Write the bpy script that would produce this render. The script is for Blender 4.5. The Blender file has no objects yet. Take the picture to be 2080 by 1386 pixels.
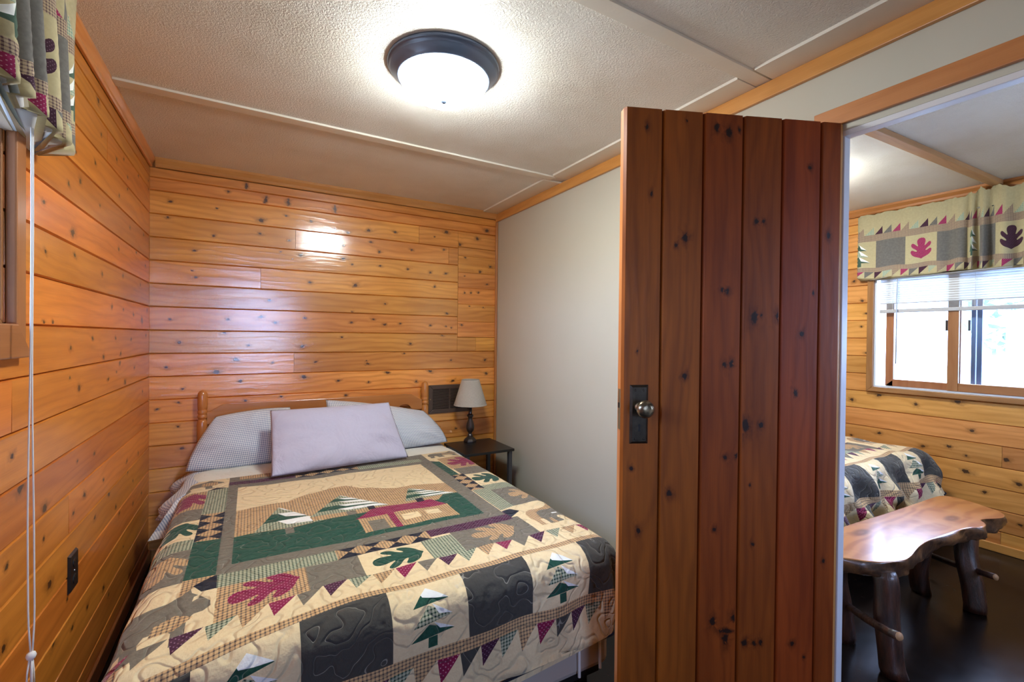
LAMP_E = 46.0
LAMP2_W = 10
SKY_COL = (.45, .60, 1.0, 1)
SKY_E = 9.0
EXPOSURE = 1.47
import bpy, math, random
import numpy as np
from mathutils import Vector, Matrix
from mathutils.geometry import delaunay_2d_cdt

random.seed(7)
PI = math.pi
S = bpy.context.scene
COL = S.collection
H = 1.36                      # camera height above the floor

# ------------------------------------------------------------------ objects
BASE = {}

def base_of(o):
    return BASE.get(o.name, Vector((0, 0, 0))) if o else Vector((0, 0, 0))

def tag(o, label=None, cat=None, group=None, kind=None):
    if label: o['label'] = label
    if cat: o['category'] = cat
    if group: o['group'] = group
    if kind: o['kind'] = kind
    return o

def thing(name, loc, label=None, cat=None, group=None, kind=None):
    o = bpy.data.objects.new(name, None)
    o.empty_display_size = 0.1
    o.location = loc
    COL.objects.link(o)
    BASE[o.name] = Vector(loc)
    return tag(o, label, cat, group, kind)

def mesh(name, verts, faces, mats, parent=None, mi=None, uv=None, fattr=None, smooth=False, bevel=0, label=None, kind=None, loc=None):
    """verts in world coordinates; the parent's base is taken off."""
    if not isinstance(mats, (list, tuple)): mats = [mats]
    b = base_of(parent)
    off = Vector(loc) if loc is not None else Vector((0, 0, 0))
    me = bpy.data.meshes.new(name)
    me.from_pydata([(v[0] - b.x - off.x, v[1] - b.y - off.y, v[2] - b.z - off.z) for v in verts], [], faces)
    for m in mats: me.materials.append(m)
    if mi is not None: me.polygons.foreach_set('material_index', mi)
    if smooth: me.polygons.foreach_set('use_smooth', [True] * len(me.polygons))
    if uv is not None:
        l = me.uv_layers.new(name='UVMap')
        idx = np.zeros(len(me.loops), dtype=np.int32); me.loops.foreach_get('vertex_index', idx)
        l.data.foreach_set('uv', np.array(uv, dtype=np.float32)[idx].ravel())
    for k, vals in (fattr or {}).items():
        a = me.attributes.new(k, 'FLOAT', 'POINT'); a.data.foreach_set('value', vals)
    me.update(); me.validate()
    o = bpy.data.objects.new(name, me)
    COL.objects.link(o)
    if parent is not None: o.parent = parent
    o.location = off
    BASE[o.name] = b + off
    if bevel:
        md = o.modifiers.new('bevel', 'BEVEL'); md.width = bevel; md.segments = 2; md.limit_method = 'ANGLE'
    return tag(o, label, kind=kind)

class MB:
    """collects shapes for ONE mesh"""
    def __init__(s): s.v = []; s.f = []; s.m = []
    def add(s, v, f, m=0):
        n = len(s.v); s.v += [tuple(p) for p in v]; s.f += [tuple(i + n for i in q) for q in f]; s.m += [m] * len(f); return s
    def box(s, x0, x1, y0, y1, z0, z1, m=0):
        v = [(x, y, z) for x in (x0, x1) for y in (y0, y1) for z in (z0, z1)]
        return s.add(v, [(0, 1, 3, 2), (4, 6, 7, 5), (0, 4, 5, 1), (2, 3, 7, 6), (0, 2, 6, 4), (1, 5, 7, 3)], m)
    def obox(s, o, ax, ay, az, a, b, c, m=0):
        """oriented box: origin o, axes and ranges a, b, c"""
        o, ax, ay, az = map(Vector, (o, ax, ay, az))
        v = [o + ax * x + ay * y + az * z for x in a for y in b for z in c]
        return s.add(v, [(0, 1, 3, 2), (4, 6, 7, 5), (0, 4, 5, 1), (2, 3, 7, 6), (0, 2, 6, 4), (1, 5, 7, 3)], m)
    def lathe(s, c, prof, n=32, m=0, axis=(0, 0, 1), facet=None):
        """prof: (radius, height) list from bottom to top"""
        az = Vector(axis).normalized(); ax = az.orthogonal().normalized(); ay = az.cross(ax); c = Vector(c)
        v = []; f = []
        for r, h in prof:
            for i in range(n):
                a = 2 * PI * i / n
                v.append(c + az * h + (ax * math.cos(a) + ay * math.sin(a)) * max(r, 1e-5))
        for k in range(len(prof) - 1):
            for i in range(n):
                j = (i + 1) % n
                f.append((k * n + i, k * n + j, k * n + n + j, k * n + n + i))
        f.append(tuple(range(n))[::-1]); f.append(tuple(len(v) - n + i for i in range(n)))
        return s.add(v, f, m)
    def tube(s, pts, r, n=8, m=0, cap=True):
        pts = [Vector(p) for p in pts]; R = r if isinstance(r, (list, tuple)) else [r] * len(pts)
        v = []; f = []; up = None
        for k, p in enumerate(pts):
            d = (pts[min(k + 1, len(pts) - 1)] - pts[max(k - 1, 0)]).normalized()
            if up is None: up = d.orthogonal().normalized()
            ax = (up - d * up.dot(d)).normalized(); up = ax; ay = d.cross(ax)
            for i in range(n):
                a = 2 * PI * i / n; v.append(p + (ax * math.cos(a) + ay * math.sin(a)) * R[k])
        for k in range(len(pts) - 1):
            for i in range(n):
                j = (i + 1) % n; f.append((k * n + i, k * n + j, k * n + n + j, k * n + n + i))
        if cap: f.append(tuple(range(n))[::-1]); f.append(tuple(len(v) - n + i for i in range(n)))
        return s.add(v, f, m)
    def prism(s, poly, fn, d0, d1, m=0):
        """poly in 2-D; fn(a, b, d) -> point"""
        n = len(poly)
        v = [fn(a, b, d0) for a, b in poly] + [fn(a, b, d1) for a, b in poly]
        f = [tuple(range(n))[::-1], tuple(range(n, 2 * n))] + [(i, (i + 1) % n, n + (i + 1) % n, n + i) for i in range(n)]
        return s.add(v, f, m)
    def build(s, name, mats, parent=None, **k):
        if isinstance(mats, (list, tuple)): k['mi'] = s.m
        return mesh(name, s.v, s.f, mats, parent, **k)

# ---------------------------------------------------------------- materials
class NT:
    def __init__(s, name):
        s.mat = bpy.data.materials.new(name); s.mat.use_nodes = True
        s.t = s.mat.node_tree; s.t.nodes.clear()
        s.out = s.t.nodes.new('ShaderNodeOutputMaterial')
    def n(s, typ, **kw):
        nd = s.t.nodes.new(typ)
        for k, v in kw.items(): setattr(nd, k, v)
        return nd
    def put(s, sock, v):
        if hasattr(v, 'is_output') or isinstance(v, bpy.types.NodeSocket): s.t.links.new(v, sock)
        elif v is not None:
            if isinstance(v, (tuple, list)) and len(v) == 3 and sock.type == 'RGBA': v = (*v, 1)
            sock.default_value = v
    def math(s, op, a, b=None, c=None, clamp=False):
        nd = s.n('ShaderNodeMath', operation=op, use_clamp=clamp)
        for i, x in enumerate((a, b, c)):
            if x is not None: s.put(nd.inputs[i], x)
        return nd.outputs[0]
    def uv(s):
        return s.n('ShaderNodeUVMap', uv_map='UVMap').outputs[0]
    def obj(s): return s.n('ShaderNodeTexCoord').outputs['Object']
    def attr(s, name): return s.n('ShaderNodeAttribute', attribute_name=name).outputs['Fac']
    def sep(s, v):
        nd = s.n('ShaderNodeSeparateXYZ'); s.put(nd.inputs[0], v); return nd.outputs
    def comb(s, x=0, y=0, z=0):
        nd = s.n('ShaderNodeCombineXYZ')
        for i, q in enumerate((x, y, z)): s.put(nd.inputs[i], q)
        return nd.outputs[0]
    def noise(s, v, scale=1, detail=3, rough=.5, dist=0):
        nd = s.n('ShaderNodeTexNoise'); s.put(nd.inputs['Vector'], v)
        s.put(nd.inputs['Scale'], scale); s.put(nd.inputs['Detail'], detail); s.put(nd.inputs['Roughness'], rough); s.put(nd.inputs['Distortion'], dist)
        return nd.outputs[0]
    def voro(s, v, scale, feature='F1', out='Distance', rand=1):
        nd = s.n('ShaderNodeTexVoronoi', feature=feature); s.put(nd.inputs['Vector'], v); s.put(nd.inputs['Scale'], scale); s.put(nd.inputs['Randomness'], rand)
        return nd.outputs[out]
    def mix(s, f, a, b, mode='MIX'):
        nd = s.n('ShaderNodeMix', data_type='RGBA', blend_type=mode)
        s.put(nd.inputs[0], f); s.put(nd.inputs[6], a); s.put(nd.inputs[7], b); return nd.outputs[2]
    def step(s, x, lo, hi):
        nd = s.n('ShaderNodeMapRange', interpolation_type='SMOOTHSTEP')
        s.put(nd.inputs[0], x); s.put(nd.inputs[1], lo); s.put(nd.inputs[2], hi); return nd.outputs[0]
    def bump(s, h, strength=.3, dist=.01, normal=None):
        nd = s.n('ShaderNodeBump'); s.put(nd.inputs['Strength'], strength); s.put(nd.inputs['Distance'], dist); s.put(nd.inputs['Height'], h)
        if normal is not None: s.put(nd.inputs['Normal'], normal)
        return nd.outputs[0]
    def bsdf(s, col, rough=.5, spec=.5, normal=None, **kw):
        nd = s.n('ShaderNodeBsdfPrincipled')
        s.put(nd.inputs['Base Color'], col); s.put(nd.inputs['Roughness'], rough); s.put(nd.inputs['Specular IOR Level'], spec)
        if normal is not None: s.put(nd.inputs['Normal'], normal)
        for k, v in kw.items(): s.put(nd.inputs[k], v)
        s.t.links.new(nd.outputs[0], s.out.inputs[0]); return s.mat

def plain(name, col, rough=.5, spec=.5, **kw):
    t = NT(name); return t.bsdf(col, rough, spec, **kw)

def wood(name, c_lo, c_hi, c_core=(.050, .020, .009), c_halo=None, axis=None, rough=.38, coat=.5, coat_r=.12, coat_ior=1.5, spec=.35, tv=.34, boards=False, contrast=1, dirt=0):
    """varnished softwood: grain runs along the axis (or along U for boards)"""
    t = NT(name)
    if boards:
        q = t.sep(t.uv()); l, c, d = q[0], q[1], None
        bid = t.attr('bid'); knot = t.attr('knot')
        d = t.math('MULTIPLY', bid, 40)
        l = t.math('ADD', l, t.math('MULTIPLY', bid, 93)); 
    else:
        q = t.sep(t.obj()); o = [0, 1, 2]; o.remove(axis)
        l, c, d = q[axis], q[o[0]], q[o[1]]
        bid = t.n('ShaderNodeObjectInfo').outputs['Random']; knot = 0.0
        l = t.math('ADD', l, t.math('MULTIPLY', bid, 93))
    wob = t.noise(t.comb(t.math('MULTIPLY', l, 1.6), t.math('MULTIPLY', c, 7), t.math('MULTIPLY', d, 7)), 1, 2)
    ph = t.math('ADD', t.math('MULTIPLY', c, 150), t.math('MULTIPLY', wob, 26))
    if not boards: ph = t.math('ADD', ph, t.math('MULTIPLY', d, 90))
    if boards: ph = t.math('ADD', ph, t.math('MULTIPLY', knot, 7))
    ring = t.math('POWER', t.math('MULTIPLY_ADD', t.math('SINE', ph), .5, .5), 2.2)
    fib = t.noise(t.comb(t.math('MULTIPLY', l, 5), t.math('MULTIPLY', c, 320), t.math('MULTIPLY', d, 320)), 1, 3, .6)
    blot = t.noise(t.comb(t.math('MULTIPLY', l, 2.2), t.math('MULTIPLY', c, 16), t.math('MULTIPLY', d, 16)), 1, 3, .55)
    g = t.math('ADD', t.math('MULTIPLY', ring, .16 * contrast), t.math('ADD', t.math('MULTIPLY', fib, .34 * contrast), t.math('MULTIPLY', blot, .85)))
    g = t.step(g, .15, 1.05)
    col = t.mix(g, c_hi, c_lo)
    tint = t.math('MULTIPLY_ADD', bid, tv, 1 - tv / 2)
    hsv = t.n('ShaderNodeHueSaturation'); t.put(hsv.inputs['Color'], col); t.put(hsv.inputs['Value'], tint)
    t.put(hsv.inputs['Hue'], t.math('MULTIPLY_ADD', t.math('FRACT', t.math('MULTIPLY', bid, 7.3)), .016, .492))
    col = hsv.outputs[0]
    if boards:
        kn = t.math('ADD', knot, t.math('MULTIPLY', t.math('SUBTRACT', t.noise(t.comb(t.math('MULTIPLY', l, 60), t.math('MULTIPLY', c, 110)), 1, 3, .7), .5), t.math('MULTIPLY', t.math('MINIMUM', knot, .5), 1.7)))
        halo = c_halo or tuple(x * .42 for x in c_lo)
        col = t.mix(t.math('MULTIPLY', t.step(kn, .06, .62), .75), col, halo)
        col = t.mix(t.math('MULTIPLY', t.step(kn, .50, .74), .93), col, c_core)
    if dirt:
        col = t.mix(t.math('MULTIPLY', t.step(t.noise(t.comb(t.math('MULTIPLY', l, 3), t.math('MULTIPLY', c, 9)), 1, 4, .6), .52, .75), dirt), col, tuple(x * .35 for x in c_lo))
    nb = t.bump(t.math('ADD', t.math('MULTIPLY', fib, .6), t.math('MULTIPLY', ring, .4)), .16, .002)
    nb2 = t.bump(blot, .12, .01, nb)
    m = t.bsdf(col, rough, spec, nb2)
    b = [x for x in t.t.nodes if x.type == 'BSDF_PRINCIPLED'][0]
    b.inputs['Coat Weight'].default_value = coat; b.inputs['Coat Roughness'].default_value = coat_r; b.inputs['Coat IOR'].default_value = coat_ior
    t.t.links.new(nb2, b.inputs['Coat Normal'])
    return m

# board faces with chamfered edges, knots as rings of vertices
def board_wall(name, fn, rows, mat, knots, joints, holes=(), parent=None, kind='structure', ch=.0045, dep=.010, vertical=False, rid=None, label=None, tag_kind=True):
    """rows: (lo, hi, a0, a1); fn(a, c, depth) -> world point; joints: {row: [a...]}; holes: (a0, a1, c0, c1)"""
    V = []; F = []; UV = []; BID = []; KN = []
    rnd = random.Random(hash(name) % 1000 if rid is None else rid)
    rects = []
    for k, (lo, hi, a0, a1) in enumerate(rows):
        cuts = [a0] + sorted(j for j in joints.get(k, []) if a0 < j < a1) + [a1]
        for p, q in zip(cuts, cuts[1:]):
            todo = [(p, q, lo, hi, rnd.random())]
            for h in holes:
                nxt = []
                for (x0, x1, z0, z1, b) in todo:
                    if h[1] <= x0 or h[0] >= x1 or h[3] <= z0 or h[2] >= z1: nxt.append((x0, x1, z0, z1, b)); continue
                    if h[0] > x0: nxt.append((x0, h[0], z0, z1, b))
                    if h[1] < x1: nxt.append((h[1], x1, z0, z1, b))
                    m0, m1 = max(x0, h[0]), min(x1, h[1])
                    if h[2] > z0: nxt.append((m0, m1, z0, h[2], b))
                    if h[3] < z1: nxt.append((m0, m1, h[3], z1, b))
                todo = nxt
            rects += todo
    for (x0, x1, z0, z1, b) in rects:
        e = .0008
        if x1 - x0 < .01 or z1 - z0 < 2.5 * ch: continue
        ia0, ia1, ic0, ic1 = x0 + e, x1 - e, z0 + ch, z1 - ch
        pts = [(ia0, ic0), (ia1, ic0), (ia1, ic1), (ia0, ic1)]; kv = [0.0] * 4
        for (ka, kz, r) in knots:
            if not (ia0 < ka < ia1 and ic0 < kz < ic1): continue
            rr = r * .00092; sl, sc = (rnd.uniform(.95, 1.5), rnd.uniform(.75, 1.05))
            if r == 14: sl, sc = .45, 1.9
            rot = rnd.uniform(-.3, .3)
            for rad, val, n in ((0, 1, 1), (.8, .78, 8), (1.35, .46, 8), (2.7, .17, 9), (4.6, 0, 9)):
                for i in range(n):
                    an = 2 * PI * (i + rad * .31) / n; jt = 1 + rnd.uniform(-.26, .26)
                    dx = math.cos(an) * rad * rr * sl * jt * (1.3 if rad > 2 else 1); dz = math.sin(an) * rad * rr * sc * jt
                    A = ka + dx * math.cos(rot) - dz * math.sin(rot); Z = kz + dx * math.sin(rot) + dz * math.cos(rot)
                    if val == 0: A = min(max(A, ia0 + .0012), ia1 - .0012); Z = min(max(Z, ic0 + .0012), ic1 - .0012)
                    if ia0 + .001 < A < ia1 - .001 and ic0 + .001 < Z < ic1 - .001:
                        if all(abs(A - u) + abs(Z - w) > .0012 for u, w in pts[4:]): pts.append((A, Z)); kv.append(val)
        if len(pts) > 4:
            ne = int((ia1 - ia0) / .05)
            for i in range(1, ne):
                for zz in (ic0 + .0007, ic1 - .0007, (ic0 + ic1) / 2):
                    A = ia0 + (ia1 - ia0) * i / ne
                    if all(math.hypot(A - ka, (zz - kz)) > r_ * .00105 * 6 for ka, kz, r_ in knots): pts.append((A, zz)); kv.append(0.0)
            r = delaunay_2d_cdt([Vector(p) for p in pts], [], [(0, 1, 2, 3)], 1, 1e-6)
            vv, ff, ov = r[0], r[2], r[3]
            kk = [max([kv[i] for i in o if i < len(kv)] or [0]) for o in ov]
        else:
            vv = [Vector(p) for p in pts]; ff = [(0, 1, 2, 3)]; kk = kv
        n = len(V)
        tl0, tl1 = rnd.uniform(-.0009, .0009), rnd.uniform(-.0009, .0009)
        tilt = lambda c: tl0 + (tl1 - tl0) * (c - z0) / (z1 - z0)
        for p, k in zip(vv, kk):
            V.append(fn(p[0], p[1], tilt(p[1]))); UV.append((p[0], p[1])); BID.append(b); KN.append(k)
        F += [tuple(i + n for i in f) for f in ff]
        n = len(V)
        inn = [(ia0, ic0), (ia1, ic0), (ia1, ic1), (ia0, ic1)]; out = [(x0, z0), (x1, z0), (x1, z1), (x0, z1)]
        for p in inn: V.append(fn(p[0], p[1], tilt(p[1]))); UV.append(p); BID.append(b); KN.append(0)
        for p in out: V.append(fn(p[0], p[1], -dep)); UV.append(p); BID.append(b); KN.append(0)
        for i in range(4):
            j = (i + 1) % 4; F.append((n + i, n + j, n + 4 + j, n + 4 + i)[::-1])
    o = mesh(name, V, F, mat, parent, uv=UV, fattr={'bid': BID, 'knot': KN}, label=label)
    # faces look along +depth
    bm_fix(o, Vector(fn(0, 0, 1)) - Vector(fn(0, 0, 0)))
    return tag(o, kind=kind if tag_kind else None)

def bm_fix(o, nrm):
    import bmesh
    bm = bmesh.new(); bm.from_mesh(o.data)
    for f in bm.faces:
        f.normal_update()
        if f.normal.dot(nrm) < 0: f.normal_flip()
    bm.to_mesh(o.data); bm.free()

# ------------------------------------------------------------ the palette
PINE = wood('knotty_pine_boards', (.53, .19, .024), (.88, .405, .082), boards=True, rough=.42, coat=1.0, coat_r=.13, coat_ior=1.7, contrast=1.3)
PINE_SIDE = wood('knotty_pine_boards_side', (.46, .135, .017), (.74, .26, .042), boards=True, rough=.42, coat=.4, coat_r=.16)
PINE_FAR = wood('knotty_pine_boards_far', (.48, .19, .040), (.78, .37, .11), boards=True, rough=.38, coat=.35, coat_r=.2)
DOORWOOD = wood('dark_stained_pine', (.135, .025, .0033), (.285, .060, .0068), c_core=(.014, .006, .0035), boards=True, rough=.5, coat=.06, coat_r=.2, contrast=.9, spec=.18, tv=.14)
EDGEWOOD = wood('door_edge_wood', (.42, .13, .03), (.62, .24, .07), axis=2, rough=.4, coat=.4)
TRIM_X = wood('pine_trim_x', (.46, .19, .05), (.66, .32, .10), axis=0)
TRIM_Y = wood('pine_trim_y', (.46, .18, .045), (.66, .30, .09), axis=1)
TRIM_Z = wood('pine_trim_z', (.46, .19, .05), (.66, .32, .10), axis=2)
SASH_X = wood('sash_wood_y', (.26, .10, .03), (.40, .18, .07), axis=1, rough=.4)
SASH_Z = wood('sash_wood_z', (.26, .10, .03), (.40, .18, .07), axis=2, rough=.4)
BED_X = wood('maple_bed_x', (.45, .17, .035), (.62, .27, .07), axis=0, rough=.28, coat=.6)
BED_Z = wood('maple_bed_z', (.42, .15, .03), (.58, .24, .06), axis=2, rough=.25, coat=.7)
BEAM_X = wood('beam_wood', (.36, .18, .08), (.52, .28, .13), axis=0, rough=.5, coat=.2)

def paint(name, col, scale, strength, rough=.5, stain=.12, spec=.4):
    t = NT(name); o = t.obj()
    n1 = t.noise(o, scale, 2, .6); n2 = t.noise(o, scale * 2.7, 2, .5)
    st = t.noise(o, 1.7, 4, .6)
    c = t.mix(t.math('MULTIPLY', t.step(st, .35, .75), stain), col, tuple(x * y for x, y in zip(col, (.62, .52, .38))))
    return t.bsdf(c, rough, spec, t.bump(t.math('ADD', n1, t.math('MULTIPLY', n2, .5)), strength, .004))
CEIL = paint('stipple_ceiling_paint', (.76, .74, .69), 115, 1.0, .42, .35)
WHITEWALL = paint('white_wall_panel', (.52, .50, .415), 60, .05, .6, .06, .3)
BATTEN = paint('batten_paint', (.72, .68, .60), 40, .1, .4, .25)
JAMB = paint('white_jamb_paint', (.68, .67, .70), 40, .08, .3, .1, .5)
t = NT('dark_vinyl_tile'); o = t.obj(); q = t.sep(o)
def tile_line(x, p, w): 
    return t.math('LESS_THAN', t.math('PINGPONG', x, p / 2), w)
seam = t.math('MAXIMUM', tile_line(t.math('ADD', q[0], .12), .457, .0012), tile_line(t.math('ADD', q[1], .07), .457, .0012))
mott = t.noise(o, 9, 5, .65); scr = t.step(t.noise(t.comb(t.math('MULTIPLY', q[0], 60), t.math('MULTIPLY', q[1], 9)), 1, 4, .7), .66, .74)
c = t.mix(mott, (.006, .0035, .003), (.022, .013, .009)); c = t.mix(t.math('MULTIPLY', scr, .35), c, (.16, .12, .10)); c = t.mix(seam, c, (.004, .003, .003))
FLOOR = t.bsdf(c, t.math('MULTIPLY_ADD', mott, .20, .14), .22, t.bump(mott, .15, .004))
BLACK = plain('black_plastic', (.012, .012, .012), .35)
BLACKTOP = plain('black_laminate', (.010, .009, .008), .30)
GRAYMETAL = plain('grey_steel_leg', (.10, .105, .12), .35, Metallic=.6)
BRONZE = plain('dark_bronze', (.020, .012, .010), .28, .6, **{'Coat Weight': .4, 'Coat Roughness': .15})
t = NT('aged_brass_plate'); o = t.obj(); nn = t.noise(o, 60, 4, .6)
PLATE = t.bsdf(t.mix(nn, (.018, .014, .010), (.07, .052, .034)), t.math('MULTIPLY_ADD', nn, .25, .22), .5, Metallic=.8)
t = NT('worn_brass_knob'); o = t.obj(); nn = t.noise(o, 35, 4, .6)
KNOB = t.bsdf(t.mix(t.step(nn, .35, .65), (.10, .075, .045), (.42, .33, .20)), .25, .5, Metallic=.85)
BRASS = plain('lock_brass', (.32, .23, .11), .35, Metallic=.9)
GRILLE = plain('brown_register_enamel', (.075, .045, .030), .35)
GRILLEDARK = plain('register_inside', (.006, .005, .004), .8)
RIM = plain('lamp_rim_bronze', (.10, .135, .205), .32, .6, Metallic=.2)
WHITEPL = plain('white_plastic', (.75, .76, .78), .35)
BLINDM = NT('blind_vinyl')
_d = BLINDM.n('ShaderNodeBsdfPrincipled'); BLINDM.put(_d.inputs['Base Color'], (.86, .87, .88)); _d.inputs['Roughness'].default_value = .5
_tr = BLINDM.n('ShaderNodeBsdfTranslucent'); BLINDM.put(_tr.inputs[0], (.85, .88, .9))
_mx = BLINDM.n('ShaderNodeMixShader'); _mx.inputs[0].default_value = .45
BLINDM.t.links.new(_d.outputs[0], _mx.inputs[1]); BLINDM.t.links.new(_tr.outputs[0], _mx.inputs[2]); BLINDM.t.links.new(_mx.outputs[0], BLINDM.out.inputs[0]); BLINDM = BLINDM.mat
CORDM = plain('white_cord', (.72, .70, .68), .7)
ALU = plain('window_track_white', (.62, .66, .72), .35)
BLUEFRAME = plain('storm_frame_blue', (.22, .36, .75), .4)
t = NT('window_glass')
tr = t.n('ShaderNodeBsdfTransparent'); gl = t.n('ShaderNodeBsdfGlossy'); gl.inputs['Roughness'].default_value = .02
fr = t.n('ShaderNodeFresnel'); fr.inputs[0].default_value = 1.45; mx = t.n('ShaderNodeMixShader')
t.put(tr.inputs[0], (.93, .96, .97)); t.t.links.new(fr.outputs[0], mx.inputs[0]); t.t.links.new(tr.outputs[0], mx.inputs[1]); t.t.links.new(gl.outputs[0], mx.inputs[2]); t.t.links.new(mx.outputs[0], t.out.inputs[0])
GLASS = t.mat
t = NT('dimming_mesh'); tr = t.n('ShaderNodeBsdfTransparent'); df = t.n('ShaderNodeBsdfDiffuse'); t.put(df.inputs[0], (.03, .03, .035)); mx = t.n('ShaderNodeMixShader'); mx.inputs[0].default_value = .15  # partly transparent dark veil, only there to dim daylight
t.t.links.new(tr.outputs[0], mx.inputs[1]); t.t.links.new(df.outputs[0], mx.inputs[2]); t.t.links.new(mx.outputs[0], t.out.inputs[0]); SCREEN = t.mat
def rect(x0, x1, y0, y1): return [(x0, y0), (x1, y0), (x1, y1), (x0, y1)]
def emit(name, col, s):
    t = NT(name); e = t.n('ShaderNodeEmission'); t.put(e.inputs[0], col); e.inputs[1].default_value = s
    t.t.links.new(e.outputs[0], t.out.inputs[0]); return t.mat
DOME = emit('lit_frosted_glass', (.88, .94, .93), LAMP_E)

# fabrics, all in metres of UV
def fabric(name, base, kind='plain', c2=None, p=.012, w=.3, thread=.0, rough=.85, puff=.5, mott=.25, sheen=.15, wrinkle=0):
    t = NT(name); uv = t.uv(); q = t.sep(uv)
    col = base
    n = t.noise(uv, 70, 4, .65)
    if kind == 'plaid':
        a = t.math('LESS_THAN', t.math('FRACT', t.math('DIVIDE', q[0], p)), w); b = t.math('LESS_THAN', t.math('FRACT', t.math('DIVIDE', q[1], p)), w)
        col = t.mix(t.math('MULTIPLY', t.math('ADD', a, b), .5), base, c2)
    elif kind == 'gingham':
        a = t.math('LESS_THAN', t.math('FRACT', t.math('DIVIDE', q[0], p)), .5); b = t.math('LESS_THAN', t.math('FRACT', t.math('DIVIDE', q[1], p)), .5)
        col = t.mix(t.math('MULTIPLY', t.math('ADD', a, b), .5), base, c2)
    elif kind == 'dots':
        a = t.math('SUBTRACT', t.math('FRACT', t.math('DIVIDE', t.math('ADD', q[0], q[1]), p)), .5); b = t.math('SUBTRACT', t.math('FRACT', t.math('DIVIDE', t.math('SUBTRACT', q[0], q[1]), p)), .5)
        d = t.math('LESS_THAN', t.math('ADD', t.math('MULTIPLY', a, a), t.math('MULTIPLY', b, b)), w * w)
        col = t.mix(d, base, c2)
    elif kind == 'hatch':
        a = t.math('LESS_THAN', t.math('FRACT', t.math('DIVIDE', t.math('ADD', q[0], q[1]), p)), .3); b = t.math('LESS_THAN', t.math('FRACT', t.math('DIVIDE', t.math('SUBTRACT', q[0], q[1]), p)), .3)
        col = t.mix(t.math('MULTIPLY', t.math('ADD', a, b), .5), base, c2)
    if mott: col = t.mix(t.math('MULTIPLY', t.step(n, .35, .7), mott), col, tuple(min(1, x * 1.9 + .01) for x in base))
    nrm = None
    if puff:
        wv = t.n('ShaderNodeVectorMath', operation='ADD'); t.put(wv.inputs[0], uv)
        nz = t.n('ShaderNodeTexNoise'); t.put(nz.inputs['Vector'], uv); nz.inputs['Scale'].default_value = 14; nz.inputs['Detail'].default_value = 1
        sc = t.n('ShaderNodeVectorMath', operation='SCALE'); t.t.links.new(nz.outputs['Color'], sc.inputs[0]); sc.inputs['Scale'].default_value = .05
        t.t.links.new(sc.outputs[0], wv.inputs[1])
        e = t.math('ABSOLUTE', t.math('SUBTRACT', t.math('FRACT', t.math('MULTIPLY', t.noise(wv.outputs[0], 9.5, 1, .35), 6.0)), .5))
        h = t.math('SUBTRACT', 1, t.math('POWER', t.math('SUBTRACT', 1, t.step(e, 0, .30)), 2.0))
        wr = t.noise(uv, 30, 3, .55)
        nrm = t.bump(t.math('ADD', h, t.math('MULTIPLY', wr, .9)), puff, .015)
        if thread:
            col = t.mix(t.math('MULTIPLY', t.math('LESS_THAN', e, .013), thread), col, (.62, .58, .48))
    if wrinkle:
        nrm = t.bump(t.noise(uv, 5.5, 4, .5, 1.2), wrinkle, .035, nrm)
    wv2 = t.noise(uv, 900, 1, .5)
    nrm = t.bump(wv2, .12, .001, nrm) if nrm is not None else t.bump(wv2, .12, .001)
    return t.bsdf(col, rough, .12, nrm, **{'Sheen Weight': sheen, 'Sheen Roughness': .5})

FAB = {
 'cream': fabric('quilt_cream', (.71, .55, .33), thread=.25, mott=.10),
 'gray': fabric('quilt_gray', (.15, .13, .10), thread=.30),
 'green': fabric('quilt_green', (.012, .058, .038), thread=.22, mott=.4),
 'burg': fabric('quilt_burgundy', (.20, .010, .050), 'dots', (.55, .25, .33), .016, .17),
 'purple': fabric('quilt_plum', (.055, .012, .034), 'dots', (.35, .2, .28), .016, .16),
 'navy': fabric('quilt_navy', (.010, .012, .022)),
 'tan': fabric('quilt_tan_plaid', (.62, .39, .19), 'plaid', (.085, .065, .06), .0115, .36, mott=.0),
 'gplaid': fabric('quilt_green_plaid', (.46, .46, .32), 'plaid', (.012, .045, .030), .0115, .42, mott=.0),
 'dark': fabric('quilt_charcoal', (.046, .043, .038), 'hatch', (.085, .08, .07), .0035, .3, thread=.3, mott=0),
 'white': fabric('quilt_white', (.78, .78, .76), mott=0),
 'back': fabric('quilt_back', (.55, .42, .25)),
}
VAL = {
 'cream': fabric('valance_khaki', (.40, .34, .20), puff=0, mott=.1),
 'gray': fabric('valance_gray', (.125, .115, .105), puff=0),
 'green': fabric('valance_green', (.05, .085, .06), puff=0),
 'burg': fabric('valance_burgundy', (.24, .015, .07), 'dots', (.5, .25, .33), .010, .17, puff=0),
 'purple': fabric('valance_plum', (.040, .012, .026), 'dots', (.2, .12, .16), .010, .15, puff=0),
 'tan': fabric('valance_tan_plaid', (.40, .30, .20), 'plaid', (.07, .035, .05), .008, .36, puff=0, mott=0),
 'gplaid': fabric('valance_green_plaid', (.42, .42, .30), 'plaid', (.05, .20, .17), .009, .3, puff=0, mott=0),
 'white': fabric('valance_white', (.75, .75, .72), puff=0, mott=0),
}
LINING = fabric('valance_lining', (.70, .70, .70), puff=0, mott=0)
GINGHAM = fabric('blue_gingham', (.84, .84, .83), 'gingham', (.25, .30, .42), .0115, puff=0, mott=0, wrinkle=.4)
LAVENDER = fabric('lavender_cotton', (.50, .48, .60), puff=0, mott=.03, wrinkle=.55)
SHEET = fabric('white_sheet', (.76, .73, .64), puff=.15, mott=0, wrinkle=.4)
TICKING = fabric('mattress_ticking', (.50, .44, .38), 'hatch', (.42, .36, .31), .012, .3, puff=0, mott=.05)
t = NT('grey_linen'); uv = t.uv(); q = t.sep(uv)
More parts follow.
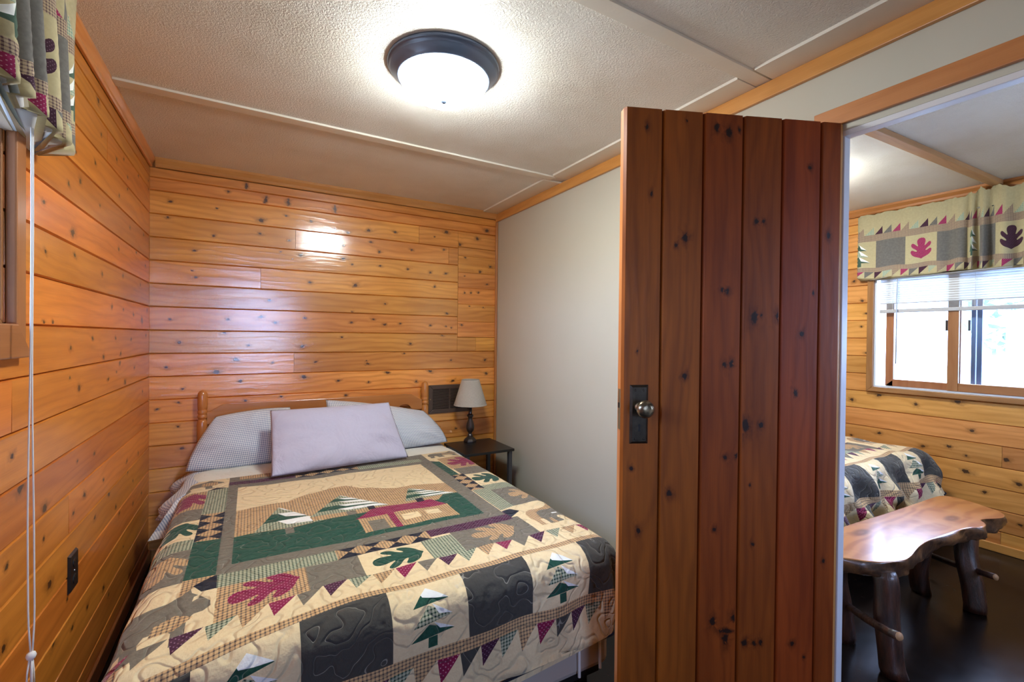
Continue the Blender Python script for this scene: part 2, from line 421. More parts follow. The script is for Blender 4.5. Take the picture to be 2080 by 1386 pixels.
la = t.noise(t.comb(t.math('MULTIPLY', q[0], 60), t.math('MULTIPLY', q[1], 900)), 1, 2); lb = t.noise(t.comb(t.math('MULTIPLY', q[0], 900), t.math('MULTIPLY', q[1], 60)), 1, 2)
LINEN = t.bsdf(t.mix(t.math('MULTIPLY', t.math('ADD', la, lb), .5), (.20, .185, .165), (.60, .55, .48)), .85, .1, t.bump(t.math('ADD', la, lb), .2, .001))

# ------------------------------------------------------------- the setting
XL, XR, YB, XF, YF, YF2 = -.523, 1.797, 3.402, 4.20, -3.0, -1.15
ZC = H + 1.04                                     # ceiling 2.40 m
LINES = [.985, .926, .850, .712, .574, .436, .298, .1605, .0195, -.120, -.258, -.397, -.535, -.673, -.811, -.95, -1.088, -1.226, -1.36]
ZL = [H + z for z in LINES]
KB = [(-0.425,2.154,7),(-0.19,2.147,4),(-0.437,2.058,7),(-0.032,2.311,14),(-0.129,2.263,8),(0.078,2.243,14),(0.213,2.244,14),(0.508,2.248,14),(0.053,2.106,12),(0.199,2.156,6),(0.352,2.141,7),(0.509,2.109,4),(-0.207,1.974,7),(0.048,2.018,7),(0.218,1.993,6),(0.441,2.022,7),(0.563,1.996,7),(-0.305,1.872,6),(0.167,1.913,4),(0.291,1.902,11),(0.241,1.872,4),(0.564,1.905,11),(-0.316,1.748,4),(-0.297,1.708,7),(0.348,1.721,7),(0.102,1.586,7),(-0.425,1.445,7),(-0.127,1.454,7),(0.055,1.475,10),(0.139,1.439,8),(0.32,1.475,7),(-0.379,1.307,9),(-0.014,1.288,7),(0.304,1.282,9),(-0.44,1.157,7),(-0.084,1.197,10),(0.124,1.175,7),(-0.189,1.122,15),(0.387,1.174,7),(-0.06,1.059,10),(0.312,1.074,12),(-0.36,1.023,7),(-0.031,0.931,7),(0.176,0.947,7),(-0.381,0.941,5),(-0.485,0.907,5),(-0.148,1.373,9),(0.596,2.091,7),(0.738,2.126,10),(0.933,2.137,7),(1.243,2.139,4),(1.34,2.187,12),(1.611,2.166,12),(1.45,2.102,12),(1.698,2.244,12),(0.754,2.043,7),(0.817,1.978,8),(1.06,2.017,6),(1.321,2.046,7),(0.625,1.868,7),(0.824,1.876,6),(1.031,1.868,7),(1.21,1.858,7),(1.339,1.859,9),(0.648,1.721,10),(1.246,1.749,7),(1.503,2.002,7),(1.638,1.894,11),(1.731,1.946,8),(1.5,1.851,4),(1.703,1.797,7),(1.501,1.715,6),(1.558,1.718,6),(1.625,1.725,7),(1.744,1.755,10),(0.862,1.597,6),(1.351,1.543,7),(0.627,1.527,7),(1.545,1.609,4),(1.671,1.603,5),(0.777,1.48,7),(0.624,1.453,7),(0.859,1.443,7),(0.976,1.454,7),(1.214,1.445,8),(1.344,1.441,6),(1.39,1.429,5),(1.478,1.455,6),(0.559,1.347,6),(1.312,1.371,7),(1.056,1.301,8),(0.741,1.155,8),(0.73,1.177,4),(1.391,1.17,8),(1.693,1.167,8),(1.009,1.23,7),(0.885,1.088,10),(1.217,1.091,12),(1.706,1.055,9),(0.537,1.038,8),(0.746,1.02,7),(1.104,1.01,9),(1.404,1.004,9),(0.589,0.933,7),(0.731,0.894,5),(1.284,0.641,8),(1.437,0.618,7),(-0.364,0.66,9),(-0.383,0.795,5)]
KL = [(2.073,1.698,12),(1.837,1.597,7),(2.094,1.624,7),(2.687,1.741,7),(3.051,1.784,7),(3.287,1.745,7),(2.422,1.598,7),(2.767,1.629,7),(3.152,1.624,7),(2.907,1.884,7),(3.234,1.91,9),(2.57,1.474,7),(2.774,1.471,6),(2.985,1.456,7),(3.336,1.494,7),(3.193,1.43,12),(1.825,1.389,5),(1.893,1.391,5),(2.055,1.308,7),(2.296,1.339,7),(2.634,1.336,7),(2.938,1.33,7),(3.304,1.347,7),(2.447,1.262,10),(2.726,1.264,7),(2.711,1.223,9),(3.011,1.183,7),(2.651,1.186,5),(2.023,1.237,7),(2.046,1.209,5),(2.515,1.165,7),(2.139,1.167,9),(2.809,1.125,11),(3.216,1.035,7),(2.047,2.143,7),(2.362,2.271,11),(2.405,2.153,7),(2.102,1.978,5),(2.641,2.133,7),(2.773,2.177,7),(2.325,2.014,7),(1.824,1.738,7),(2.034,1.85,7),(2.151,1.893,9),(2.39,1.867,6),(2.691,1.986,7),(2.849,2.116,7),(2.849,2.06,7),(3.09,2.197,7),(3.359,2.201,7),(3.358,2.249,5),(1.623,1.046,7),(1.671,0.95,12),(1.834,0.843,12),(2.125,0.912,5),(2.321,0.894,7),(2.202,0.771,9),(2.082,0.744,7),(1.828,0.755,7),(1.595,0.777,7),(1.872,0.603,11),(2.325,0.643,7),(2.448,0.756,7),(2.527,0.674,9),(2.642,0.582,7),(2.852,0.736,7),(2.87,0.681,7),(3.106,0.717,7),(2.704,0.53,7),(2.787,0.344,6),(2.986,0.486,7),(2.452,0.309,9),(2.531,0.241,7),(2.239,0.341,7),(2.075,0.356,8),(2.024,0.479,6),(1.904,0.404,12),(1.577,0.585,10),(2.984,0.602,7),(3.198,0.475,7)]
KF = [(1.108,0.762,11),(1.626,0.65,10),(1.813,0.6,7),(1.36,0.606,10),(1.223,0.633,9),(1.134,0.589,7),(0.945,0.604,13),(1.137,0.483,13),(0.89,0.465,13),(1.042,0.368,10),(0.878,0.21,9),(1.467,2.282,11),(1.812,1.836,9),(1.753,1.676,9),(1.756,1.472,6),(1.724,1.574,7),(1.631,0.941,11),(1.813,0.884,10),(1.407,0.902,11),(1.181,0.949,15),(1.719,1.265,7)]
KD = [(0.077,2.06,6),(0.094,1.841,5),(0.215,1.699,10),(0.183,1.673,5),(0.216,2.091,3),(0.322,2.077,10),(0.367,2.062,10),(0.406,2.074,5),(0.474,1.766,7),(0.5,1.767,5),(0.35,1.527,5),(0.37,1.524,7),(0.471,1.436,12),(0.56,1.44,12),(0.497,1.444,4),(0.672,1.961,6),(0.692,1.524,4),(0.65,1.382,8),(0.747,1.727,8),(0.362,1.274,7),(0.389,1.277,9),(0.22,1.235,8),(0.052,1.318,3),(0.63,1.177,8),(0.63,1.176,6),(0.443,1.064,16),(0.502,1.065,8),(0.371,0.956,7),(0.414,0.96,8),(0.036,0.928,6),(0.17,0.84,9),(0.063,0.719,7),(0.335,0.711,6),(0.477,0.654,5),(0.463,0.858,3),(0.333,0.396,10),(0.413,0.403,12),(0.381,0.359,14),(0.381,0.332,12),(0.451,0.313,8),(0.487,0.308,8),(0.512,0.31,7),(0.631,0.297,8),(0.678,0.245,4),(0.748,0.581,7)]

def st(o): return tag(o, kind='structure')
MB().box(XL - .2, XF + .2, YF - .1, YB + .1, -.06, 0).build('floor', FLOOR, kind='structure')
MB().box(XL - .2, XF + .2, YF - .1, YB + .1, ZC, ZC + .08).build('ceiling', CEIL, kind='structure')

def slab_with_hole(mb, fn, a0, a1, z0, z1, d0, d1, hole=None):
    """a wall slab in pieces round one opening; fn(a, z, d)"""
    rs = [(a0, a1, z0, z1)]
    if hole:
        h0, h1, k0, k1 = hole
        rs = [(a0, h0, z0, z1), (h1, a1, z0, z1), (h0, h1, z0, k0), (h0, h1, k1, z1)]
    for r in rs:
        if r[1] - r[0] > .001 and r[3] - r[2] > .001:
            mb.prism([(r[0], r[2]), (r[1], r[2]), (r[1], r[3]), (r[0], r[3])], fn, d0, d1)
    return mb

ROWS = [(ZL[i + 1], ZL[i]) for i in range(len(ZL) - 1)]
WINL = (.36, 1.581, H + .02, H + .60)             # left window opening: y0, y1, z0, z1
WINF = (-.10, 1.670, H - .355, H + .86)           # window of the next room
WIND = (2.65, 3.90, H - .40, H + .70)             # window of the next room's near wall
WINB = (-.44, .66, H - .70, H + .865)             # window behind the camera: x0, x1, z0, z1
fl = lambda a, c, d: (XL + d, a, c)
fb = lambda a, c, d: (a, YB - d, c)
ff = lambda a, c, d: (XF - d, a, c)
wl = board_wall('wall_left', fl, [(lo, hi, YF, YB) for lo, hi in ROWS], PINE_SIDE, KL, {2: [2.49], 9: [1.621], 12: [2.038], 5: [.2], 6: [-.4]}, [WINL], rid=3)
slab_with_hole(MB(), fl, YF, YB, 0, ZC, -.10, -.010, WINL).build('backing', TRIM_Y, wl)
PATCH = (1.441, 1.783, H - .005, H + .722)
wb = board_wall('wall_back', fb, [(lo, hi, XL, XR) for lo, hi in ROWS], PINE,
    [k for k in KB if not (PATCH[0] < k[0] < PATCH[1] and PATCH[2] < k[1] < PATCH[3])],
    {2: [1.117], 3: [.257, 1.361], 9: [.252], 10: [], 11: [1.137], 8: [1.606], 13: [1.598], 5: [.053], 7: []}, [PATCH], rid=11)
slab_with_hole(MB(), fb, XL - .1, XF, 0, ZC, -.10, -.010).build('backing', TRIM_X, wb)
pz = [H - .005, H + .122, H + .262, H + .395, H + .52, H + .652, H + .722]
board_wall('access_panel', lambda a, c, d: fb(a, c, d + .003), [(pz[i], pz[i + 1], PATCH[0] + .002, PATCH[1]) for i in range(6)], PINE,
    [k for k in KB if PATCH[0] < k[0] < PATCH[1] and PATCH[2] < k[1] < PATCH[3]], {}, parent=wb, rid=29, ch=.003, dep=.004, tag_kind=False, label='inset panel of short pine boards at the right end')
MB().prism([(PATCH[0], PATCH[2]), (PATCH[1], PATCH[2]), (PATCH[1], PATCH[3]), (PATCH[0], PATCH[3])], fb, -.010, -.0035).build('panel_edge', TRIM_X, wb)
# window wall of the next room
wf = board_wall('wall_right_far', ff, [(lo, hi, YF2, YB) for lo, hi in ROWS], PINE_FAR, KF, {0: [.964], 1: [.964], 13: [.965], 17: [.964], 14: [.1], 11: [-.4]}, [WINF], rid=5)
slab_with_hole(MB(), ff, YF2, YB, 0, ZC, -.12, -.010, WINF).build('backing', TRIM_Y, wf)
# white partition with the doorway
DY0, DY1, DZ = -.02, .829, H + .735
XR2 = XR + .037
MB_ = MB()
slab_with_hole(MB_, lambda a, z, d: (XR + d, a, z), YF, YB, 0, ZC, 0, .037, (DY0, DY1, -.01, DZ))
MB_.build('wall_right', WHITEWALL, kind='structure')
# wall behind the camera
MB_ = MB()
slab_with_hole(MB_, lambda a, z, d: (a, YF - d, z), XL - .1, XR2, 0, ZC, 0, .1, WINB)
MB_.build('wall_front', WHITEWALL, kind='structure')
slab_with_hole(MB(), lambda a, z, d: (a, YF2 - d, z), XR2, XF + .1, 0, ZC, 0, .1, WIND).build('wall_front_far', WHITEWALL, kind='structure')

# mouldings where walls meet the ceiling
TN = [0]
def trim(x0, x1, y0, y1, z0, z1, m, bevel=.003):
    TN[0] += 1
    return MB().box(x0, x1, y0, y1, z0, z1).build('trim_%d' % TN[0], m, kind='structure', bevel=bevel)
def prof_trim(pts, fn, m):
    """moulding with a shaped section; fn(u, v, end) with end 0 or 1"""
    TN[0] += 1; mb = MB(); mb.prism(pts, fn, 0, 1)
    return mb.build('trim_%d' % TN[0], m, kind='structure')
cove = [(0, 0), (.010, 0), (.014, .006), (.014, .020), (.022, .032), (.028, .040), (.028, .055), (0, .055)]
prof_trim(cove, lambda u, v, e: (XL + u, YF if e == 0 else YB - .0, H + .985 + v), TRIM_Y)
prof_trim(cove, lambda u, v, e: (XL + .028 if e == 0 else XR - .018, YB - u, H + .985 + v), TRIM_X)
prof_trim(cove, lambda u, v, e: (XF - u, YF2 if e == 0 else YB, H + .985 + v), TRIM_Y)
trim(XR - .018, XR, YF, YB, H + .965, H + 1.028, TRIM_Y)                # flat trim over the white wall
trim(XR - .020, XR, YB - .020, YB, 0, H + .965, TRIM_Z, .006)          # corner bead
trim(XR - .135, XR, YF, 1.06, ZC - .012, ZC, BATTEN, .001)             # wide painted strips along the white wall
trim(XR - .135, XR, 1.13, 2.40, ZC - .012, ZC, BATTEN, .001)
trim(XR - .145, XR, 2.485, YB - .028, ZC - .012, ZC, BATTEN, .001)
trim(XL + .028, XR - .10, 2.418, 2.478, ZC - .010, ZC, BATTEN, .001)   # painted battens across the ceiling
trim(XL + .028, XR, 1.07, 1.128, ZC - .009, ZC, BATTEN, .001)
# doorway
trim(XR - .016, XR, YF, .905, H + .757, H + .820, TRIM_Y)              # head casing
trim(XR - .016, XR, .815, .880, 0, H + .757, TRIM_Z)                   # side casing behind the door leaf
trim(XR, XR2 + .004, DY0, DY1, H + .715, H + .735, JAMB, .002)         # head jamb
trim(XR + .002, XR2 + .004, DY1 - .018, DY1, 0, H + .715, JAMB, .003)  # hinge jamb
trim(XR, XR2 + .004, DY0, DY0 + .018, 0, H + .715, JAMB, .003)
MB_ = MB(); MB_.obox((2.3, 1.075, ZC), (1.9, -.075, 0), (0, 1, 0), (0, 0, 1), (-.24, .985), (-.026, .026), (-.03, 0)); TN[0] += 1
MB_.build('trim_%d' % TN[0], BEAM_X, kind='structure', bevel=.003)      # batten of the next room's ceiling
st(MB().box(XF - .014, XF, YF2, YB, 0, .055).build('baseboard_right', TRIM_Y, bevel=.004))
st(MB().box(XL, XL + .012, YF, YB, 0, .075).build('baseboard_left', TRIM_Y, bevel=.004))
st(MB().box(XL + .012, XR, YB - .012, YB, 0, .075).build('baseboard_back', TRIM_X, bevel=.004))

# windows ------------------------------------------------------------------
def frame(mb, fn, a0, a1, z0, z1, w, d0, d1, sides='lrbt', m=0):
    """flat frame of boards with mitred look; the opening is a0..a1, z0..z1"""
    if 'l' in sides: mb.prism([(a0 - w, z0 - w), (a0, z0), (a0, z1), (a0 - w, z1 + w)], fn, d0, d1, m)
    if 'r' in sides: mb.prism([(a1, z0), (a1 + w, z0 - w), (a1 + w, z1 + w), (a1, z1)], fn, d0, d1, m)
    if 'b' in sides: mb.prism([(a0 - w, z0 - w), (a1 + w, z0 - w), (a1, z0), (a0, z0)], fn, d0, d1, m)
    if 't' in sides: mb.prism([(a0, z1), (a1, z1), (a1 + w, z1 + w), (a0 - w, z1 + w)], fn, d0, d1, m)
    return mb
def pane(name, fn, a0, a1, z0, z1, d, parent):
    return MB().prism([(a0, z0), (a1, z0), (a1, z1), (a0, z1)], fn, d, d + .004).build(name, GLASS, parent)

w1 = thing('window_1', (XL, (WINL[0] + WINL[1]) / 2, WINL[2]), kind='structure')
mb = MB(); frame(mb, fl, *WINL, .055, .001, .022, 'lr', 0); frame(mb, fl, *WINL, .085, .001, .026, 'b', 1); frame(mb, fl, *WINL, .055, .001, .022, 't', 1)
mb.build('casing', [SASH_Z, SASH_X], w1, bevel=.004)
mb = MB(); frame(mb, fl, WINL[0], WINL[1], WINL[2], WINL[3], .0, 0, 0, '')
frame(mb, fl, WINL[0] + .012, WINL[1] - .008, WINL[2] + .010, WINL[3] - .02, .012, -.05, -.002)
mb.build('sash', SASH_Z, w1, bevel=.003)
pane('pane', fl, WINL[0] + .010, WINL[1] - .006, WINL[2] + .008, WINL[3] - .018, -.012, w1)

w2 = thing('window_2', (XF, (WINF[0] + WINF[1]) / 2, WINF[2]), kind='structure')
mb = MB(); frame(mb, ff, *WINF, .042, .001, .020, 'lr', 0); frame(mb, ff, *WINF, .036, .001, .024, 'bt', 1)
mb.build('casing', [SASH_Z, SASH_X], w2, bevel=.003)
mb = MB(); frame(mb, ff, WINF[0] + .012, WINF[1] - .012, WINF[2] + .012, WINF[3] - .012, .012, -.10, -.002)
mb.build('track', ALU, w2)
a0, a1, z0, z1 = WINF
mb = MB(); frame(mb, ff, 1.230, 1.555, z0 + .065, z1 - .05, .052, -.055, -.025, 'lb', 0); mb.prism([(1.555, z0 + .013), (1.605, z0 + .013), (1.605, z1), (1.555, z1)], ff, -.055, -.025)
s1 = mb.build('sash', SASH_Z, w2, bevel=.003)
pane('pane', ff, 1.18, 1.555, z0 + .06, z1 - .05, -.045, w2)
mb = MB(); mb.prism([(1.182, z0 + .013), (1.240, z0 + .013), (1.240, z1), (1.182, z1)], ff, -.028, .002); mb.prism([(a0 + .02, z0 + .013), (1.182, z0 + .013), (1.182, z0 + .070), (a0 + .02, z0 + .070)], ff, -.028, .002, 1)
s2 = mb.build('sash', [SASH_Z, SASH_X], w2, bevel=.003)
pane('pane', ff, a0 + .02, 1.182, z0 + .065, z1 - .05, -.018, w2)
mb = MB(); mb.prism([(1.082, z0 + .013), (1.108, z0 + .013), (1.108, z1), (1.082, z1)], ff, -.085, -.060); mb.prism([(1.114, z0 + .013), (1.136, z0 + .013), (1.136, z1), (1.114, z1)], ff, -.085, -.060)
mb.build('storm_sash', BLUEFRAME, w2, label='blue tinted outer sash upright')
for yy, dd in ((1.243, -.012), (1.140, -.058)):
    MB().prism([(yy, H + .075), (yy + .012, H + .075), (yy + .012, H + .150), (yy, H + .150)], ff, dd - .012, dd + .006).build('latch', BRONZE, w2, bevel=.003)

w3 = thing('window_3', ((WINB[0] + WINB[1]) / 2, YF, WINB[2]), kind='structure')
fk = lambda a, z, d: (a, YF + d, z)
mb = MB(); frame(mb, fk, *WINB, .07, .001, .02); mb.build('casing', TRIM_X, w3, bevel=.003)
pane('pane', fk, *WINB, -.06, w3)
mb = MB(); frame(mb, fk, WINB[0] + .02, WINB[1] - .02, WINB[2] + .02, WINB[3] - .02, .02, -.088, -.078); mb.prism(rect(WINB[0] + .01, WINB[1] - .01, WINB[2] + .01, WINB[3] - .01), fk, -.084, -.083, 1)
mb.build('dimming_screen', [ALU, SCREEN], w3)  # added unseen screen that weakens the daylight of this window
fk = lambda a, z, d: (a, YF2 + d, z)
w4 = thing('window_4', ((WIND[0] + WIND[1]) / 2, YF2, WIND[2]), kind='structure')
mb = MB(); frame(mb, fk, *WIND, .07, .001, .02); mb.build('casing', TRIM_X, w4, bevel=.003)
pane('pane', fk, *WIND, -.06, w4)

# lights: sky through the windows, the lamp dome -------------------------------
W = bpy.data.worlds.new('sky'); S.world = W; W.use_nodes = True
nt = W.node_tree; nt.nodes.clear()
bg = nt.nodes.new('ShaderNodeBackground'); bg.inputs[0].default_value = SKY_COL; bg.inputs[1].default_value = SKY_E
tc = nt.nodes.new('ShaderNodeTexCoord'); sx = nt.nodes.new('ShaderNodeSeparateXYZ'); mr = nt.nodes.new('ShaderNodeMapRange')
wo = nt.nodes.new('ShaderNodeOutputWorld'); nt.links.new(bg.outputs[0], wo.inputs[0])
nt.links.new(tc.outputs['Generated'], sx.inputs[0]); nt.links.new(sx.outputs[2], mr.inputs[0]); mr.inputs[1].default_value = -.06; mr.inputs[2].default_value = .0
mxw = nt.nodes.new('ShaderNodeMix'); mxw.data_type = 'RGBA'; nt.links.new(mr.outputs[0], mxw.inputs[0])
mxw.inputs[6].default_value = (.22, .25, .30, 1); mxw.inputs[7].default_value = SKY_COL; nt.links.new(mxw.outputs[2], bg.inputs[0])
def portal(name, loc, rot, sx_, sy_):
    l = bpy.data.lights.new(name, 'AREA'); l.shape = 'RECTANGLE'; l.size = sx_; l.size_y = sy_; l.cycles.is_portal = True
    o = bpy.data.objects.new(name, l); o.location = loc; o.rotation_euler = rot; COL.objects.link(o)
portal('daylight_left', (XL - .11, (WINL[0] + WINL[1]) / 2, (WINL[2] + WINL[3]) / 2), (0, -PI / 2, 0), WINL[3] - WINL[2], WINL[1] - WINL[0])
portal('daylight_far', (XF + .13, (WINF[0] + WINF[1]) / 2, (WINF[2] + WINF[3]) / 2), (0, PI / 2, 0), WINF[3] - WINF[2], WINF[1] - WINF[0])
portal('daylight_near', ((WIND[0] + WIND[1]) / 2, YF2 - .11, (WIND[2] + WIND[3]) / 2), (PI / 2, 0, 0), WIND[1] - WIND[0], WIND[3] - WIND[2])
portal('daylight_front', ((WINB[0] + WINB[1]) / 2, YF - .11, (WINB[2] + WINB[3]) / 2), (PI / 2, 0, 0), WINB[1] - WINB[0], WINB[3] - WINB[2])

# flush ceiling lamps
def ceiling_lamp(x, y, label):
    o = thing('ceiling_lamp', (x, y, ZC), label, 'ceiling lamp')
    rim = [(.06, 0), (.150, 0), (.150, -.012)]
    MB().lathe((x, y, ZC), [(.02, -.0005), (.212, -.0005), (.214, -.008), (.209, -.014), (.206, -.015), (.204, -.022), (.200, -.026), (.180, -.042), (.176, -.050), (.170, -.052), (.166, -.046), (.02, -.040)], 72).build('rim', RIM, o, smooth=True)
    pr = [(.168, -.046)] + [(.168 * math.cos(k * PI / 2 / 14) ** .8, -.046 - .078 * math.sin(k * PI / 2 / 14)) for k in range(1, 14)] + [(.004, -.1245)]
    MB().lathe((x, y, ZC), pr, 64).build('dome', DOME, o, smooth=True)
    MB().lathe((x, y, ZC), [(.003, -.121), (.013, -.123), (.014, -.128), (.010, -.135), (.004, -.139)], 20).build('finial', RIM, o, smooth=True)
    return o
ceiling_lamp(.643, 1.672, 'lit flush ceiling lamp with dark bronze rim above the quilted bed')
ceiling_lamp(3.07, 1.63, 'lit flush ceiling lamp of the next room, behind the dark plank door')

# -------------------------------------------------------------- plank door
t_ = Vector((.733, -.302, 0)).normalized(); n_ = Vector((t_.y, -t_.x, 0)); KDS = .978
DP = Vector((1.064, 1.123, 0)) * KDS                       # free edge, front face
def fd(a, z, d): return DP + t_ * a + n_ * d + Vector((0, 0, z))
dl = lambda z: H + (z - H) * KDS
DTOP = dl(H + .764); DW = .796 * KDS
door = thing('door_1', fd(DW, 0, 0), kind='structure')
door['label'] = 'dark stained plank door standing open'
seams = [-.0, .134, .279, .4245, .5695, .7165, .796]
seams = [s * KDS for s in seams]
rows = [(seams[i], seams[i + 1], .012, DTOP) for i in range(6)]
board_wall('leaf', lambda a, c, d: fd(c, a, d), rows, DOORWOOD, [(dl(z), a * KDS, r) for a, z, r in KD], {}, parent=door, rid=2, ch=.0065, dep=.012, vertical=True, tag_kind=False)
mb = MB(); mb.prism([(0, .012), (DW, .012), (DW, DTOP - .001), (0, DTOP - .001)], fd, -.036, -.0118)
mb.build('core', EDGEWOOD, door, label='orange varnished door edge')
P0, P1 = .027 * KDS, .0915 * KDS; Z0, Z1 = dl(H - .350), dl(H - .154)
mb = MB(); b = .008
v = [fd(P0, Z0, 0), fd(P1, Z0, 0), fd(P1, Z1, 0), fd(P0, Z1, 0), fd(P0 + b, Z0 + b, .006), fd(P1 - b, Z0 + b, .006), fd(P1 - b, Z1 - b, .006), fd(P0 + b, Z1 - b, .006)]
mb.add(v, [(4, 5, 6, 7), (0, 1, 5, 4), (1, 2, 6, 5), (2, 3, 7, 6), (3, 0, 4, 7)])
lp = mb.build('lock_plate', PLATE, door, label='aged dark brass lock plate')
kc = (P0 + P1) / 2; kz = dl(H - .2275)
mb = MB(); mb.prism([(kc + .004 * math.cos(a), kz - .060 + .0055 * math.sin(a)) for a in np.linspace(0, 2 * PI, 14)[:-1]], fd, .0055, .0066)
mb.prism([(kc - .002, kz - .064), (kc + .002, kz - .064), (kc + .0035, kz - .079), (kc - .0035, kz - .079)], fd, .0055, .0066)
mb.build('keyhole', GRILLEDARK, lp)
for dx in (-.014, .014):
    for z in (Z0 + .017, Z1 - .017): MB().lathe(fd(kc + dx, z, .005), [(.004, 0), (.004, .0015), (.002, .0025)], 10, axis=n_).build('screw', PLATE, lp)
MB().lathe(fd(kc, kz, .005), [(.016, 0), (.016, .004), (.010, .008), (.008, .022), (.011, .030), (.021, .034), (.027, .040), (.0285, .047), (.027, .054), (.021, .060), (.012, .063), (.003, .0635)], 40, axis=n_).build('knob', KNOB, door, smooth=True, label='worn round brass knob')
mb = MB(); mb.prism([(-.012, Z0 + .045), (-.028, Z0 + .045), (-.028, Z1 - .015), (-.012, Z1 - .015)], lambda a, z, d: fd(-d, z, a), 0, .0015)
ep = mb.build('edge_plate', BRASS, door)
for z0, z1 in ((kz - .005, kz + .012),): MB().prism([(-.015, z0), (-.025, z0), (-.025, z1), (-.015, z1)], lambda a, z, d: fd(-d, z, a), .0012, .0035).build('latch_bolt', PLATE, ep)
for z in (.22, 1.75): MB().lathe(fd(DW + .004, z, -.038), [(.006, 0), (.006, .09)], 12).build('hinge', PLATE, door)

# ------------------------------------------------------------------- beds
def turned_post(cx, cy, ztop, n=24):
    prof = [(.020, 0), (.020, .30), (.017, .36), (.016, .40), (.019, .46), (.0245, .53), (.027, .57), (.026, .60), (.020, .625), (.019, .635), (.027, .645), (.0285, .652), (.027, .660), (.020, .668), (.022, .674)]
    z0 = ztop - 1.01
    body = [(r, h) for r, h in prof]
    mb = MB(); mb.lathe((cx, cy, z0), body, n)
    mb.lathe((cx, cy, z0), [(.020, .670), (.029, .690), (.0295, .79), (.027, .815), (.021, .835)], 8)
    mb.lathe((cx, cy, z0), [(.020, .832), (.0255, .842), (.0262, .850), (.024, .857), (.0215, .861), (.0255, .868), (.0262, .876), (.0255, .884), (.0225, .889), (.0255, .895), (.0265, .92), (.0265, .97), (.024, .992), (.016, 1.005), (.004, 1.010)], n)
    return mb
def bed(dx, dz, label):
    X = lambda x: x + dx
    root = thing('bed', (X(.47), 2.3, 0), label, 'bed')
    # headboard: shaped panel between two turned posts
    L, R_, zt = -.235, 1.135, H - .437 + dz
    top = [(L, zt - .045), (-.215, zt - .040), (-.19, zt - .025), (-.155, zt - .004), (-.12, zt)]
    top += [(1.02, zt), (1.055, zt - .004), (1.09, zt - .025), (1.115, zt - .040), (R_, zt - .045)]
    bot = [(R_, zt - .120)]; x = R_
    for c in (1.0, .77, .44, .11, -.10):
        bot += [(c + .075, zt - .122), (c + .055, zt - .112)] + [(c + .048 * math.cos(a), zt - .112 + .036 * math.sin(a)) for a in np.linspace(.1, PI - .1, 9)] + [(c - .055, zt - .112), (c - .075, zt - .122)]
    bot += [(L, zt - .120)]
    MB_ = MB(); MB_.prism([(X(a), b) for a, b in top + bot], lambda a, z, d: (a, 3.352 + d, z), 0, .022)
    hb = MB_.build('headboard', BED_X, root, bevel=.003)
    for px in (-.257, 1.160): turned_post(X(px), 3.363, H - .346 + dz).build('post', BED_Z, hb, smooth=True)
    MB().box(X(L), X(R_), 3.352, 3.376, .30, .46).build('lower_rail', BED_X, hb, bevel=.004)
    m = MB().box(X(-.255), X(1.20), 1.365, 3.325, H - 1.035 + dz, H - .815 + dz).build('mattress', TICKING, root, bevel=.05)
    m.modifiers[0].segments = 5
    b = MB().box(X(-.255), X(1.225), 1.345, 3.325, .085, H - 1.04 + dz).build('box_spring', TICKING, root, bevel=.025)
    for px in (1.065, 1.165): MB().tube([(X(px), 1.350, H - 1.05), (X(px + .003), 1.338, H - 1.10), (X(px + .006), 1.336, .09)], .006, 6).build('strap', CORDM, b, label='white strap hanging at the foot end')
    fr = MB().box(X(-.24), X(1.185), 1.36, 3.35, .06, .085).build('bed_frame', BLACK, root)
    for px in (-.2, 1.14):
        for py in (1.42, 3.28): MB().box(X(px) - .02, X(px) + .02, py - .02, py + .02, 0, .06).build('leg', BLACK, root)
    return root
bed('', 0, '') if False else bed(0, 0, 'wooden spindle-post bed under the cabin quilt beside the nightstand')
B2X, B2Y, B2Z = 2.805, -.055, .05
def second_bed():
    root = thing('bed', (3.24, 2.3, 0), 'quilt-covered bed of the next room, seen behind the log bench', 'bed')
    m = MB().box(2.54, 3.98, 1.335, 3.3, H - 1.035 + B2Z, H - .815 + B2Z).build('mattress', TICKING, root, bevel=.05); m.modifiers[0].segments = 5
    MB().box(2.54, 3.98, 1.275, 3.3, .16, H - 1.04 + B2Z).build('box_spring', TICKING, root, bevel=.025)
    MB().box(2.555, 3.965, 1.31, 3.3, .12, .16).build('bed_frame', BLACK, root)
    for px in (2.62, 3.96):
        for py in (1.36, 3.25): MB().box(px - .02, px + .02, py - .02, py + .02, 0, .12).build('leg', BLACK, root)
second_bed()

